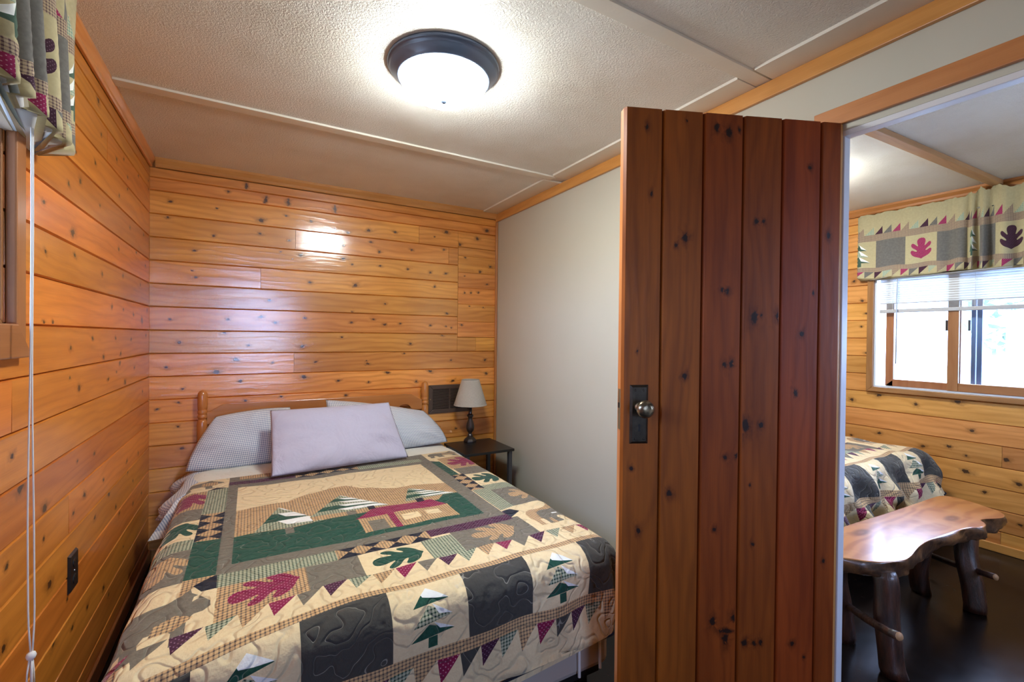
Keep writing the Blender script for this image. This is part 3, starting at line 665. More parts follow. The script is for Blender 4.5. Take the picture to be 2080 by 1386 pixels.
# drape over the mattress edges: cloth point (x, y) -> world
def smooth01(x): x = min(1, max(0, x)); return x * x * (3 - 2 * x)
class Drape:
    def __init__(s, xl, xr, yf, z, r, flare=.10, wr=.004, seed=0, hemwave=.012, sag=True, fly=None):
        s.fly = flare if fly is None else fly
        s.xl, s.xr, s.yf, s.z, s.r, s.fl, s.wr, s.hw, s.sag = xl, xr, yf, z, r, flare, wr, hemwave, sag
        rd = random.Random(seed); s.ph = [(rd.uniform(5, 26), rd.uniform(5, 26), rd.uniform(0, 6.28)) for _ in range(9)]
    def __call__(s, x, y):
        if s.sag: y = y - .092 * max(0, min(1.4, (.27 - x) / .5)) ** 1.25 * smooth01((1.80 - y) / .30)
        r = s.r
        sx = (s.xl - x) if x < s.xl else (x - s.xr) if x > s.xr else 0.0
        sg = -1 if x < s.xl else 1
        sy = max(0.0, s.yf - y)
        d = math.hypot(sx, sy)
        w = sum(math.sin(x * a + y * b + c) for a, b, c in s.ph) / 3 * s.wr
        if d <= 0: return (x, y, s.z + w)
        ux, uy = sx / d, sy / d
        q = r * PI / 2
        if d < q: o, h = r * math.sin(d / r), r * (1 - math.cos(d / r))
        else: fl_ = s.fl * ux * ux + s.fly * uy * uy; o, h = r + (d - q) * fl_, r + (d - q) * (1 - fl_ * .35)
        k = min(1, d / q)
        corner = 4 * ux * ux * uy * uy
        o += k * (s.hw * (.35 + h * 2.5) * math.sin(x * 23 + 1.3) * math.sin(y * 17 + .4 + x * 3) + w * 1.4) + corner * k * .02 * math.sin(math.atan2(uy, ux) * 9)
        cx = s.xl if sg < 0 else s.xr
        X = (cx + sg * ux * o) if sx > 0 else x
        Y = (s.yf - uy * o) if sy > 0 else y
        return (X, Y, s.z + w * (1 - k) - h)

def chaikin(p, n=1):
    for _ in range(n):
        p = [q for i in range(len(p)) for a, b in [(p[i], p[(i + 1) % len(p)])] for q in ((.75 * a[0] + .25 * b[0], .75 * a[1] + .25 * b[1]), (.25 * a[0] + .75 * b[0], .25 * a[1] + .75 * b[1]))]
    return p
_half = [(.0, .0), (.10, .07), (.27, .13), (.40, .22), (.48, .34), (.47, .43), (.40, .46), (.31, .41), (.20, .36), (.18, .40), (.27, .49), (.40, .57), (.46, .67), (.44, .76), (.36, .78), (.26, .70), (.16, .60), (.14, .64), (.18, .76), (.19, .87), (.13, .97), (.0, 1.0)]
LEAF = chaikin(_half + [(-x, y) for x, y in _half[::-1][1:-1]], 1)
BEAR = [(0, .28), (.02, .45), (.10, .55), (.22, .60), (.40, .58), (.55, .60), (.66, .66), (.70, .73), (.76, .72), (.78, .66), (.88, .58), (.99, .47), (1, .40), (.93, .36), (.84, .36), (.78, .30), (.79, .06), (.84, .03), (.83, 0), (.67, 0), (.66, .18), (.60, .24), (.42, .24), (.38, .18), (.42, .03), (.40, 0), (.25, 0), (.22, .20), (.15, .20), (.13, .04), (.16, 0), (.02, 0), (.03, .15)]
def place(poly, cx, cy, sx, sy, ang=0):
    c, s_ = math.cos(ang), math.sin(ang)
    return [(cx + (x * sx) * c - (y * sy) * s_, cy + (x * sx) * s_ + (y * sy) * c) for x, y in poly]

def quilt_pattern():
    P = []; a = lambda m, p: P.append((m, p))
    YF_ = 1.405                                   # inner edge of the foot border
    # borders at the sides of the quilt
    for x0, x1 in ((-.70, -.45), (1.44, 1.70)):
        for k in range(8): a('dark' if k % 2 else 'cream', rect(x0, x1, 1.4 + k * .24, 1.64 + k * .24))
    a('tan', rect(-.47, -.44, 1.4, 3.0)); a('tan', rect(1.42, 1.45, 1.4, 3.0))
    # outer ring of blocks
    a('cream', rect(-.335, 1.32, 1.545, 2.97))
    a('gray', rect(-.335, -.187, 1.775, 2.03)); a('gplaid', rect(-.335, -.187, 2.03, 2.13)); a('gray', rect(-.335, -.187, 2.35, 2.50)); a('tan', rect(-.335, -.187, 2.50, 2.755))
    a('tan', place(LEAF, -.245, 2.00, .17, .19, PI - .2)); a('green', place(LEAF, -.230, 2.335, .17, .18, PI - .35)); a('burg', place(LEAF, -.235, 2.735, .18, .21, PI - .2))
    a('gray', rect(1.085, 1.32, 1.86, 2.115)); a('gplaid', rect(1.00, 1.32, 2.10, 2.185)); a('gray', rect(1.06, 1.32, 2.405, 2.545)); a('tan', rect(1.05, 1.32, 2.545, 2.80))
    a('tan', place(LEAF, 1.29, 1.985, .17, .16, PI / 2)); a('green', place(LEAF, 1.238, 2.30, .18, .165, PI / 2)); a('burg', place(LEAF, 1.255, 2.69, .20, .185, PI / 2 + .2))
    a('gray', place(BEAR, 1.02, 2.83, .24, .17)); a('tan', place([(.12, .30), (.5, .30), (.6, .50), (.2, .52)], 1.08, 2.84, .26, .15))
    a('gray', place(BEAR, -.36, 2.79, .24, .20)); a('tan', rect(-.22, -.15, 2.84, 2.90))
    # bottom blocks
    a('tan', rect(-.088, .165, 1.545, 1.70)); a('burg', place(LEAF, .145, 1.645, .145, .205, PI / 2 + .12))
    a('gray', rect(.165, .338, 1.545, 1.70))
    a('green', place(LEAF, .562, 1.622, .145, .19, PI / 2 + .05))
    a('gplaid', rect(.575, .70, 1.545, 1.70))
    a('gray', rect(.70, 1.03, 1.545, 1.735)); a('tan', place(LEAF, .965, 1.648, .15, .20, PI / 2 + .05))
    # corner bears
    a('gray', place(BEAR, -.345, 1.51, .245, .30)); a('tan', place([(.40, .24), (.62, .24), (.78, .36), (.60, .44), (.42, .36)], -.33, 1.50, .245, .30)); a('tan', rect(-.345, -.285, 1.475, 1.52))
    a('cream', place([(.80, .55), (.86, .57), (.87, .62), (.81, .61)], -.345, 1.505, .245, .30))
    a('tan', place(BEAR, 1.07, 1.60, .23, .30)); a('gray', place(BEAR, 1.12, 1.605, .18, .25)); a('white', rect(1.19, 1.22, 1.695, 1.705))
    # strips round the panel
    def bow(x0, x1, y0, y1, nx, ny):
        a('tan', rect(x0, x1, y0, y1))
        for i in range(nx):
            for j in range(ny):
                u0, u1 = x0 + (x1 - x0) * i / nx, x0 + (x1 - x0) * (i + 1) / nx; w0, w1 = y0 + (y1 - y0) * j / ny, y0 + (y1 - y0) * (j + 1) / ny
                um, wm = (u0 + u1) / 2, (w0 + w1) / 2
                if nx > ny: a('navy', [(u0, w0), (u1, w0), (um, wm)]); a('navy', [(u0, w1), (um, wm), (u1, w1)])
                else: a('navy', [(u0, w0), (um, wm), (u0, w1)]); a('navy', [(u1, w0), (u1, w1), (um, wm)])
    a('gplaid', rect(-.093, .272, 1.698, 1.778)); bow(.272, .622, 1.700, 1.785, 4, 1); a('purple', rect(.622, 1.0, 1.715, 1.815)); a('navy', [(1.0, 1.735), (1.075, 1.79), (1.045, 1.83), (1.0, 1.82)])
    a('tan', [(-.187, 1.702), (-.187, 1.785), (-.093, 1.785)]); a('navy', [(-.155, 1.74), (-.093, 1.785), (-.091, 1.70), (-.13, 1.702)])
    a('gplaid', rect(-.187, -.097, 2.41, 2.76)); bow(-.187, -.097, 2.095, 2.41, 1, 4); a('green', rect(-.187, -.095, 1.783, 2.095)); a('navy', [(-.187, 2.76), (-.097, 2.76), (-.15, 2.79)])
    a('gplaid', [(1.0, 1.83), (1.085, 1.86), (1.085, 2.14), (1.0, 2.14)]); bow(.985, 1.07, 2.14, 2.43, 1, 4); a('green', rect(.945, 1.045, 2.42, 2.745)); a('navy', [(.93, 2.74), (1.03, 2.745), (.96, 2.80)])
    # centre panel
    a('gray', rect(-.098, .995, 1.778, 2.97))
    a('tan', rect(-.05, .36, 2.895, 2.97)); a('purple', rect(-.098, .22, 2.80, 2.86)); bow(.22, .56, 2.795, 2.86, 4, 1); a('gplaid', rect(.56, .95, 2.785, 2.85))
    a('cream', rect(-.055, .918, 1.838, 2.735))
    a('tan', [(-.055, 2.085), (.918, 2.085), (.918, 2.325), (.86, 2.335), (.74, 2.37), (.67, 2.365), (.60, 2.39), (.545, 2.432), (.50, 2.44), (.44, 2.52), (.367, 2.515), (.30, 2.49), (.24, 2.465), (.158, 2.405), (.085, 2.415), (.02, 2.40), (-.055, 2.385)])
    a('green', [(-.055, 1.838), (.918, 1.838), (.918, 2.15), (.84, 2.15), (.80, 2.10), (.38, 2.10), (.30, 2.092), (.16, 2.085), (.0, 2.092), (-.055, 2.085)])
    def scenic(ax, ay, lx, rx, by, right):
        tri = lambda f0, f1, l0, l1: None
        hgt = ay - by
        cols = ['gplaid', 'green', 'gplaid', 'green', 'gplaid'] if right else ['gplaid', 'green', 'gplaid']
        n = len(cols)
        for i in range(n):
            y1, y0 = ay - hgt * i / n, ay - hgt * (i + 1) / n
            f1, f0 = i / n, (i + 1) / n
            xl1, xl0 = ax + (lx - ax) * f1, ax + (lx - ax) * f0; xr1, xr0 = ax + (rx - ax) * f1, ax + (rx - ax) * f0
            a(cols[i], [(xl0, y0), (xr0, y0 - .004), (xr1, y1 - .004), (xl1, y1)])
            m1 = xl1 + (xr1 - xl1) * .35; m0 = xl0 + (xr0 - xl0) * .40
            a('white', [(m1 - .005, y1), (xr1 + .004, y1 - .008), (xr0, y0 + .004), (m0 + .02, y0 + hgt / n * .42)])
    scenic(.115, 2.346, .013, .27, 2.093, False); a('gray', rect(.125, .157, 2.025, 2.092))
    scenic(.389, 2.389, .225, .567, 2.147, True); a('tan', [(.235, 2.10), (.50, 2.10), (.52, 2.147), (.225, 2.147)]); a('gray', rect(.375, .415, 2.10, 2.147))
    scenic(.717, 2.331, .65, .905, 2.155, True)
    a('tan', rect(.405, .817, 1.877, 2.035)); a('burg', [(.395, 2.032), (.488, 2.125), (.765, 2.125), (.812, 2.034)]); a('navy', rect(.470, .502, 2.12, 2.163)); a('navy', rect(.70, .735, 2.12, 2.165))
    a('gray', rect(.436, .506, 1.877, 1.993)); a('burg', rect(.532, .560, 1.873, 2.04)); a('cream', rect(.582, .658, 1.931, 1.991)); a('cream', rect(.690, .757, 1.938, 1.998))
    # inner sawtooth along the foot
    seq = ['burg', 'gray', 'purple', 'green5', 'tan']
    xs = [-.415 + .0772 * k for k in range(24)]
    for k, x0 in enumerate(xs[:-1]):
        m = ['burg', 'gray', 'purple', 'gplaid', 'tan'][(k + 4) % 5]
        a(m, [(x0, 1.545), (x0 + .075, 1.547), (x0 + .012, 1.474)])
    # foot border (v runs over the edge)
    V = lambda v: YF_ - v
    a('tan', rect(-.72, 1.72, V(0), V(-.030)))
    seams_ = [-.86, -.615, -.37, -.125, .12, .365, .61, .855, 1.10, 1.345, 1.59, 1.835]
    for k in range(len(seams_) - 1):
        x0, x1 = seams_[k], seams_[k + 1]
        if k % 2 == 0: a('dark', rect(x0, x1, V(.212), V(0)))
        else:
            a('cream', rect(x0, x1, V(.212), V(0))); c = (x0 + x1) / 2
            T = lambda pts: [(c + px, V(pv)) for px, pv in pts]
            a('green', T([(-.004, .022), (.060, .072), (-.058, .078)])); a('white', T([(-.004, .022), (.060, .070), (.012, .062), (-.022, .052), (-.026, .044)]))
            a('gplaid', T([(-.010, .078), (.068, .122), (-.062, .130)])); a('white', T([(.004, .076), (.068, .119), (.022, .108)]))
            a('green', T([(-.012, .130), (.074, .166), (-.070, .172)])); a('white', T([(.004, .128), (.074, .164), (.024, .152)]))
            a('green', T([(-.014, .170), (.016, .170), (.016, .203), (-.014, .203)]))
    a('tan', rect(-.72, 1.72, V(.250), V(.212)))
    x0 = -.60; k = 0
    off = ['tan', 'burg', 'gray', 'purple', 'gplaid']
    while x0 < 1.6:
        i = int(round((x0 - .483) / .0735)); m = ['burg', 'dark', 'purple', 'gplaid', 'tan'][i % 5]
        a(m, [(x0, V(.250)), (x0 + .073, V(.250)), (x0 + .010, V(.324))]); x0 += .0735
    return P

def pip(poly, X, Y):
    """points in polygon, vectorised"""
    ins = np.zeros(len(X), bool); n = len(poly)
    for i in range(n):
        (x0, y0), (x1, y1) = poly[i], poly[(i + 1) % n]
        if y0 == y1: continue
        c = ((y0 > Y) != (y1 > Y)) & (X < (x1 - x0) * (Y - y0) / (y1 - y0) + x0)
        ins ^= c
    return ins
def cut_cloth(outline, patt, step, jitter=.0):
    """triangulate the flat cloth along every seam; returns verts, faces, patch index per face"""
    xs = [p[0] for p in outline]; ys = [p[1] for p in outline]
    pts = [Vector(p) for p in outline]; edges = [(i, (i + 1) % len(pts)) for i in range(len(pts))]
    ox = np.array(outline)
    x0, x1, y0, y1 = min(xs), max(xs), min(ys), max(ys)
    sx = max(x1 - x0, 1e-6); gx, gy = np.meshgrid(np.arange(x0 + step / 2, x1, step), np.arange(y0 + step / 2, y1, step))
    gx = gx.copy(); gx[1::2] += step * .5; gx = gx.ravel(); gy = gy.ravel()
    ok = pip(outline, gx, gy); 
    for x, y in zip(gx[ok], gy[ok]): pts.append(Vector((x, y)))
    for m, poly in patt:
        q = []
        n = len(poly)
        for i in range(n):
            a, b = Vector(poly[i]), Vector(poly[(i + 1) % n]); L = (b - a).length; k = max(1, int(L / (step * 1.4)))
            for j in range(k): q.append(a.lerp(b, j / k))
        b0 = len(pts); pts += q; edges += [(b0 + i, b0 + (i + 1) % len(q)) for i in range(len(q))]
    r = delaunay_2d_cdt(pts, edges, [], 0, 1e-5)
    v = np.array([(p[0], p[1]) for p in r[0]]); f = np.array([t for t in r[2] if len(t) == 3])
    c = v[f].mean(axis=1)
    keep = pip(outline, c[:, 0], c[:, 1]); f = f[keep]; c = c[keep]
    pid = np.full(len(f), -1)
    for i, (m, poly) in enumerate(patt):
        px = [p[0] for p in poly]; py = [p[1] for p in poly]
        box = np.where((c[:, 0] >= min(px)) & (c[:, 0] <= max(px)) & (c[:, 1] >= min(py)) & (c[:, 1] <= max(py)))[0]
        if len(box): pid[box[pip(poly, c[box, 0], c[box, 1])]] = i
    return v, f, pid

def cloth_obj(name, v, f, pid, patt, mats, base, drape, parent=None, thick=0, **k):
    keys = list(mats); mi = [keys.index(patt[i][0]) if i >= 0 else keys.index(base) for i in pid]
    used = np.unique(f); remap = -np.ones(len(v), int); remap[used] = np.arange(len(used)); v = v[used]; f = remap[f]
    V = [drape(x, y) for x, y in v]
    o = mesh(name, V, [tuple(int(i) for i in t) for t in f], [mats[m] for m in keys], parent, mi=mi, uv=v, smooth=True, **k)
    fix_up(o)
    return o
def fix_up(o):
    import bmesh
    bm = bmesh.new(); bm.from_mesh(o.data); bmesh.ops.recalc_face_normals(bm, faces=bm.faces)
    if sum(f.normal.z * f.calc_area() for f in bm.faces) < 0: bmesh.ops.reverse_faces(bm, faces=bm.faces)
    bm.to_mesh(o.data); bm.free()

QP = quilt_pattern()
def quilt_outline(top=2.955):
    p = [(-.235, 3.0), (-.235, 1.405)]
    L, R_, F = -.235 - .29, 1.20 + .29, 1.405 - .405
    pts = [(L, top - .03), (L, 1.405)]
    pts += [(-.235 - .29 * math.cos(a), 1.405 - .405 * math.sin(a)) for a in np.linspace(.12, PI / 2, 10)]
    pts += [(1.20 + .29 * math.cos(a), 1.405 - .405 * math.sin(a)) for a in np.linspace(PI / 2, .12, 10)[1:]]
    pts += [(R_, 1.405), (R_, top + .05), (.9, top - .015), (.30, top - .03), (.1, top + .01), (-.13, top - .005)]
    return pts
qv, qf, qp = cut_cloth(quilt_outline(), QP, .021)
q1 = cloth_obj('quilt', qv, qf, qp, QP, FAB, 'cream', Drape(-.235, 1.20, 1.405, H - .797, .083, .03, .0025, 4))
tag(q1, 'patchwork quilt with cabin and trees on the bed beside the nightstand', 'quilt')
# dark piped hem
d1 = Drape(-.235, 1.20, 1.405, H - .797, .083, .03, .0025, 4)
hem = [(x, y) for x, y in quilt_outline() if y < 1.41]
def piping(drape, parent, off=(0, 0, 0)):
    pts = []
    for (a, b) in zip(hem, hem[1:]):
        for k in range(6): pts.append(Vector(drape(a[0] + (b[0] - a[0]) * k / 6, a[1] + (b[1] - a[1]) * k / 6)))
    MB().tube(pts, .0045, 6).build('hem', FAB['navy'], parent, smooth=True, label='dark scalloped hem')
piping(d1, q1)
d2 = Drape(2.57, 4.005, 1.405 + B2Y, H - .797 + B2Z, .085, .26, .007, 9, .045, False, .24)
q2 = cloth_obj('quilt', qv, qf, qp, QP, FAB, 'cream', lambda x, y: d2(x + B2X, y + B2Y))
tag(q2, 'rumpled patchwork quilt on the far bed behind the log bench', 'quilt')
piping(lambda x, y: d2(x + B2X, y + B2Y), q2)

# sheets
def sheet(name, outline, drape, mat, label, cat, step=.03):
    v, f, p = cut_cloth(outline, [], step)
    o = cloth_obj(name, v, f, p, [], {'a': mat}, 'a', drape)
    return tag(o, label, cat)
sheet('fitted_sheet', [(-.52, 2.78), (1.395, 2.78), (1.385, 3.33), (-.54, 3.33)], Drape(-.262, 1.215, 0, H - .808, .09, .14, .004, 21, .10, False), GINGHAM, 'blue gingham bed sheet showing round the pillows', 'bed sheet')
sheet('folded_sheet', [(-.47, 2.90), (1.40, 2.90), (1.40, 3.17), (.9, 3.165), (.3, 3.20), (-.1, 3.225), (-.30, 3.17), (-.47, 3.02)], Drape(-.238, 1.203, 0, H - .8015, .085, .05, .003, 5, .02, False), SHEET, 'white sheet folded back above the quilt', 'bed sheet')

# pillows: two bulged faces over a bilinear frame
def pillow(name, bl, br, tr, tl, thick, mat, label, seed, nx=44, ny=32, wr=.012, ears=.06, pinch=.04, deform=None):
    bl, br, tr, tl = map(Vector, (bl, br, tr, tl)); rd = random.Random(seed)
    wv = [(rd.uniform(-1, 1) * 9, rd.uniform(-1, 1) * 7, rd.uniform(0, 6.3), rd.uniform(.4, 1)) for _ in range(8)]
    nrm = (br - bl).cross(tl - bl).normalized(); w = (br - bl).length; h = (tl - bl).length
    V = []; F = []; UV = []
    for side in (1, -1):
        for j in range(ny + 1):
            for i in range(nx + 1):
                u, v = -1 + 2 * i / nx, -1 + 2 * j / ny
                U = u * (1 - pinch * (1 - v * v) * abs(u)) ; W = v * (1 - pinch * (1 - u * u) * abs(v))
                a, b = (U + 1) / 2, (W + 1) / 2
                p = bl * (1 - a) * (1 - b) + br * a * (1 - b) + tr * a * b + tl * (1 - a) * b
                t = (max(0, 1 - abs(u) ** 2.6) ** .62) * (max(0, 1 - abs(v) ** 2.6) ** .62)
                edge = 1 - (max(abs(u), abs(v))) ** 4
                n = sum(math.sin(u * p_ + v * q_ + c_) * s_ for p_, q_, c_, s_ in wv) / 8 * wr
                rad = math.sin(math.atan2(v, u) * 11 + seed) * .006 * (max(abs(u), abs(v)) ** 3) * edge * 2
                p = p + nrm * side * (t * thick / 2 + (n * edge + rad) )
                if deform: p = deform(p, u, v)
                V.append(p); UV.append((u * w / 2, v * h / 2))
    m = (nx + 1) * (ny + 1)
    for s_ in range(2):
        for j in range(ny):
            for i in range(nx):
                q = [s_ * m + j * (nx + 1) + i, s_ * m + j * (nx + 1) + i + 1, s_ * m + (j + 1) * (nx + 1) + i + 1, s_ * m + (j + 1) * (nx + 1) + i]
                F.append(tuple(q if s_ == 0 else q[::-1]))
    o = mesh(name, V, F, mat, uv=UV, smooth=True)
    import bmesh
    bm = bmesh.new(); bm.from_mesh(o.data); bmesh.ops.remove_doubles(bm, verts=bm.verts, dist=.0008); bm.to_mesh(o.data); bm.free()
    return tag(o, label, 'pillow')
pillow('pillow', (-.325, 3.20, H - .795), (.24, 3.215, H - .788), (.22, 3.27, H - .470), (-.185, 3.27, H - .500), .15, GINGHAM, 'blue gingham pillow against the headboard, left of the lavender one', 3, wr=.016, pinch=-.085)
def flop(p, u, v): return p
pillow('pillow', (.55, 3.19, H - .792), (1.275, 3.175, H - .785), (1.125, 3.29, H - .560), (.44, 3.29, H - .438), .17, GINGHAM, 'blue gingham pillow against the headboard, on the lamp side', 8, wr=.024, pinch=-.075)
pillow('pillow', (.098, 2.815, H - .782), (.885, 2.875, H - .782), (.800, 3.045, H - .445), (.100, 3.045, H - .450), .13, LAVENDER, 'lavender pillow leaning on the two gingham pillows', 5, nx=70, ny=46, wr=.022, pinch=.012)

# ------------------------------------------------------- nightstand and lamp
ns = thing('nightstand', (1.485, 3.08, 0), 'small black nightstand with grey legs between the bed and the white wall', 'nightstand')
NX0, NX1, NY0, NY1, NZ = 1.29, 1.685, 2.885, 3.285, H - .82
MB().box(NX0, NX1, NY0, NY1, NZ - .018, NZ).build('tabletop', BLACKTOP, ns, bevel=.002)
for x in (NX0 + .012, NX1 - .040):
    for y in (NY0 + .012, NY1 - .040): MB().box(x, x + .028, y, y + .028, 0, NZ - .018).build('leg', GRAYMETAL, ns, bevel=.002)
MB().box(NX0 + .014, NX1 - .014, NY0 + .014, NY1 - .014, .16, .175).build('shelf', BLACKTOP, ns, bevel=.002)
LX, LY = 1.487, 3.238
lamp = thing('table_lamp', (LX, LY, NZ), 'small table lamp with grey linen shade standing on the nightstand', 'lamp')
mb = MB(); mb.lathe((LX, LY, NZ), [(.050, 0), (.052, .004), (.052, .012), (.047, .018), (.040, .026), (.028, .036), (.024, .040)], 8)
mb.lathe((LX, LY, NZ), [(.024, .038), (.020, .044), (.022, .050), (.020, .056), (.015, .062), (.014, .070), (.021, .078), (.028, .090), (.0325, .108), (.032, .124), (.027, .145), (.020, .165), (.0165, .180), (.018, .190), (.0235, .198), (.026, .206), (.022, .212), (.016, .216), (.0135, .224), (.013, .300)], 32)
mb.build('lamp_base', BRONZE, lamp, smooth=False)
bpy.data.objects['lamp_base'].data.polygons.foreach_set('use_smooth', [len(p.vertices) == 4 and i > 60 for i, p in enumerate(bpy.data.objects['lamp_base'].data.polygons)])
mb = MB(); n = 64; V = []; UV = []; F = []
for (r, z) in ((.1285, .288), (.0690, .484), (.0670, .484), (.1265, .288)):
    for i in range(n + 1):
        a = 2 * PI * i / n; V.append((LX + r * math.cos(a), LY + r * math.sin(a), NZ + z)); UV.append((a * .1, z))
for k in range(3):
    for i in range(n): F.append((k * (n + 1) + i, k * (n + 1) + i + 1, (k + 1) * (n + 1) + i + 1, (k + 1) * (n + 1) + i))
sh = mesh('lamp_shade', V, F, LINEN, lamp, uv=UV, smooth=True)
for r0, r1, z0, z1 in ((.1292, .1270, .287, .296), (.0715, .0692, .476, .486)):
    V = []; UV = []; F = []
    for r, z in ((r0, z0), (r1, z1), (r1 - .004, z1), (r0 - .004, z0)):
        for i in range(n + 1):
            a = 2 * PI * i / n; V.append((LX + r * math.cos(a), LY + r * math.sin(a), NZ + z)); UV.append((a * .1, z))
    for k in range(3):
        for i in range(n): F.append((k * (n + 1) + i, k * (n + 1) + i + 1, (k + 1) * (n + 1) + i + 1, (k + 1) * (n + 1) + i))
    mesh('shade_binding', V, F, LINEN, sh, uv=UV, smooth=True)
mb = MB(); mb.lathe((LX, LY, NZ), [(.016, .296), (.016, .345), (.003, .348)], 16); mb.build('socket', BRONZE, lamp)

# wall register behind the lamp
rg = thing('wall_register', (1.36, YB, H - .61), 'brown metal heat register on the pine wall behind the lamp', 'register')
gx0, gx1, gz0, gz1 = 1.203, 1.555, H - .607, H - .383
mb = MB(); frame(mb, fb, gx0 + .034, gx1 - .034, gz0 + .034, gz1 - .034, .034, 0, .012); mb.build('grille_frame', GRILLE, rg, bevel=.004)
MB().prism(rect(gx0 + .02, gx1 - .02, gz0 + .02, gz1 - .02), fb, .0005, .002).build('duct', GRILLEDARK, rg)
mb = MB()
for i in range(17):
    z = gz0 + .040 + i * .0092
    mb.obox(fb(0, z, 0), (1, 0, 0), (0, -1, 0), (0, .45, 1), (gx0 + .034, gx1 - .034), (.003, .009), (0, .0035))
mb.build('louvre', GRILLE, rg)
mb = MB(); mb.prism(rect(1.372, 1.382, gz0 + .03, gz1 - .03), fb, .004, .0125); mb.build('divider', GRILLE, rg)
MB().prism(rect(1.369, 1.385, H - .50, H - .472), fb, .010, .020).build('damper_lever', GRILLE, rg, bevel=.002)
for px in (gx0 + .012, gx1 - .012): MB().lathe(fb(px, (gz0 + gz1) / 2, .011), [(.005, 0), (.005, .0015), (.002, .003)], 10, axis=(0, -1, 0)).build('screw', BRASS, rg)

# black outlet on the left wall
ot = thing('outlet', (XL, 2.064, H - .81), 'black duplex outlet on the left pine wall beside the bed', 'outlet')
mb = MB(); oy0, oy1, oz0, oz1 = 2.022, 2.106, H - .868, H - .742
v = [fl(a, z, .0005) for a, z in rect(oy0, oy1, oz0, oz1)] + [fl(a, z, .008) for a, z in rect(oy0 + .005, oy1 - .005, oz0 + .005, oz1 - .005)]
mb.add(v, [(4, 5, 6, 7), (0, 1, 5, 4), (1, 2, 6, 5), (2, 3, 7, 6), (3, 0, 4, 7)]); mb.build('cover_plate', BLACK, ot)
for z in (H - .833, H - .777):
    rc = MB().lathe(fl(2.064, z, .007), [(.0165, 0), (.0165, .003), (.015, .0035)], 20, axis=(1, 0, 0)).build('receptacle', BLACK, ot)
    mb = MB()
    for dy in (-.006, .006): mb.prism(rect(2.064 + dy - .001, 2.064 + dy + .001, z - .004, z + .005), fl, .0106, .0112)
    mb.build('slot', GRILLEDARK, rc)
MB().lathe(fl(2.064, H - .805, .0075), [(.004, 0), (.003, .002)], 10, axis=(1, 0, 0)).build('screw', GRAYMETAL, ot)

# hanging blind cord of the left window
cx, cy = XL + .060, 1.540
bc = thing('blind_cord', (cx, cy, H - .86), 'long white blind cord hanging by the left window, knotted near its end', 'cord')
for s_ in (-1, 1):
    pts = []
    for i in range(36):
        z = .52 - 1.31 * i / 35; sp = .0022 + (.0065 * smooth01((-.02 - z) / .5))
        sp = sp * (1 if z > -.70 else max(.2, (z + .80) / .10 * .8 + .2))
        pts.append((cx + s_ * sp * .35, cy + s_ * sp + .004 * math.sin(z * 5), H + z))
    MB().tube(pts, .0020, 6).build('cord_strand', CORDM, bc, smooth=True)
MB().lathe((cx, cy, H - .802), [(.003, 0), (.008, .004), (.010, .011), (.008, .018), (.003, .021)], 12).build('knot', CORDM, bc, smooth=True)
for k in range(6):
    a = k * 1.05; r = .004 + .001 * k
    MB().tube([(cx + .003 * math.cos(a), cy + .003 * math.sin(a), H - .797), (cx + r * math.cos(a), cy + (r + .004) * math.sin(a), H - .83), (cx + r * 1.2 * math.cos(a), cy + (r + .006) * math.sin(a), H - .875 - .006 * (k % 3))], .0019, 5).build('tassel_strand', CORDM, bc, smooth=True)

# ------------------------------------------------------------------ valances
def valance_pattern(n_sq, s0, leaves):
    P = []; a = lambda m, p: P.append((m, p))
    L = s0 + n_sq * .19
    a('tan', rect(-.3, L + .2, -.187, -.138)); a('tan', rect(-.3, L + .2, -.419, -.387)); 
    seq = ['tan', 'gplaid', 'purple', 'gray', 'burg']
    x = -.02; k = 0
    while x < L:
        a(seq[k % 5], [(x, -.138), (x + .052, -.138), (x + .050, -.082)])
        a(['burg', 'gray', 'purple', 'gplaid', 'tan'][k % 5], [(x, -.468), (x, -.419), (x + .054, -.419)]); x += .056; k += 1
    for k in range(-1, n_sq):
        x0, x1 = s0 + k * .19, s0 + (k + 1) * .19; c = (x0 + x1) / 2
        if k % 2 == 0: a('gray', rect(x0, x1, -.387, -.187)); continue
        if ((k + 1) // 2) % 2 == 1:
            a(leaves[((k + 1) // 4) % 2], [(c + px * .128, -.362 + py * .150) for px, py in LEAF])
        else:
            for i, (tp, bt, hw) in enumerate(((-.205, -.255, .042), (-.250, -.305, .052), (-.300, -.350, .060))):
                a('gplaid' if i == 1 else 'green', [(c - hw, bt), (c + hw, bt), (c, tp)]); a('white', [(c, tp), (c + hw, bt + .002), (c + .012, bt + .016)])
            a('green', rect(c - .013, c + .013, -.378, -.350))
    return P
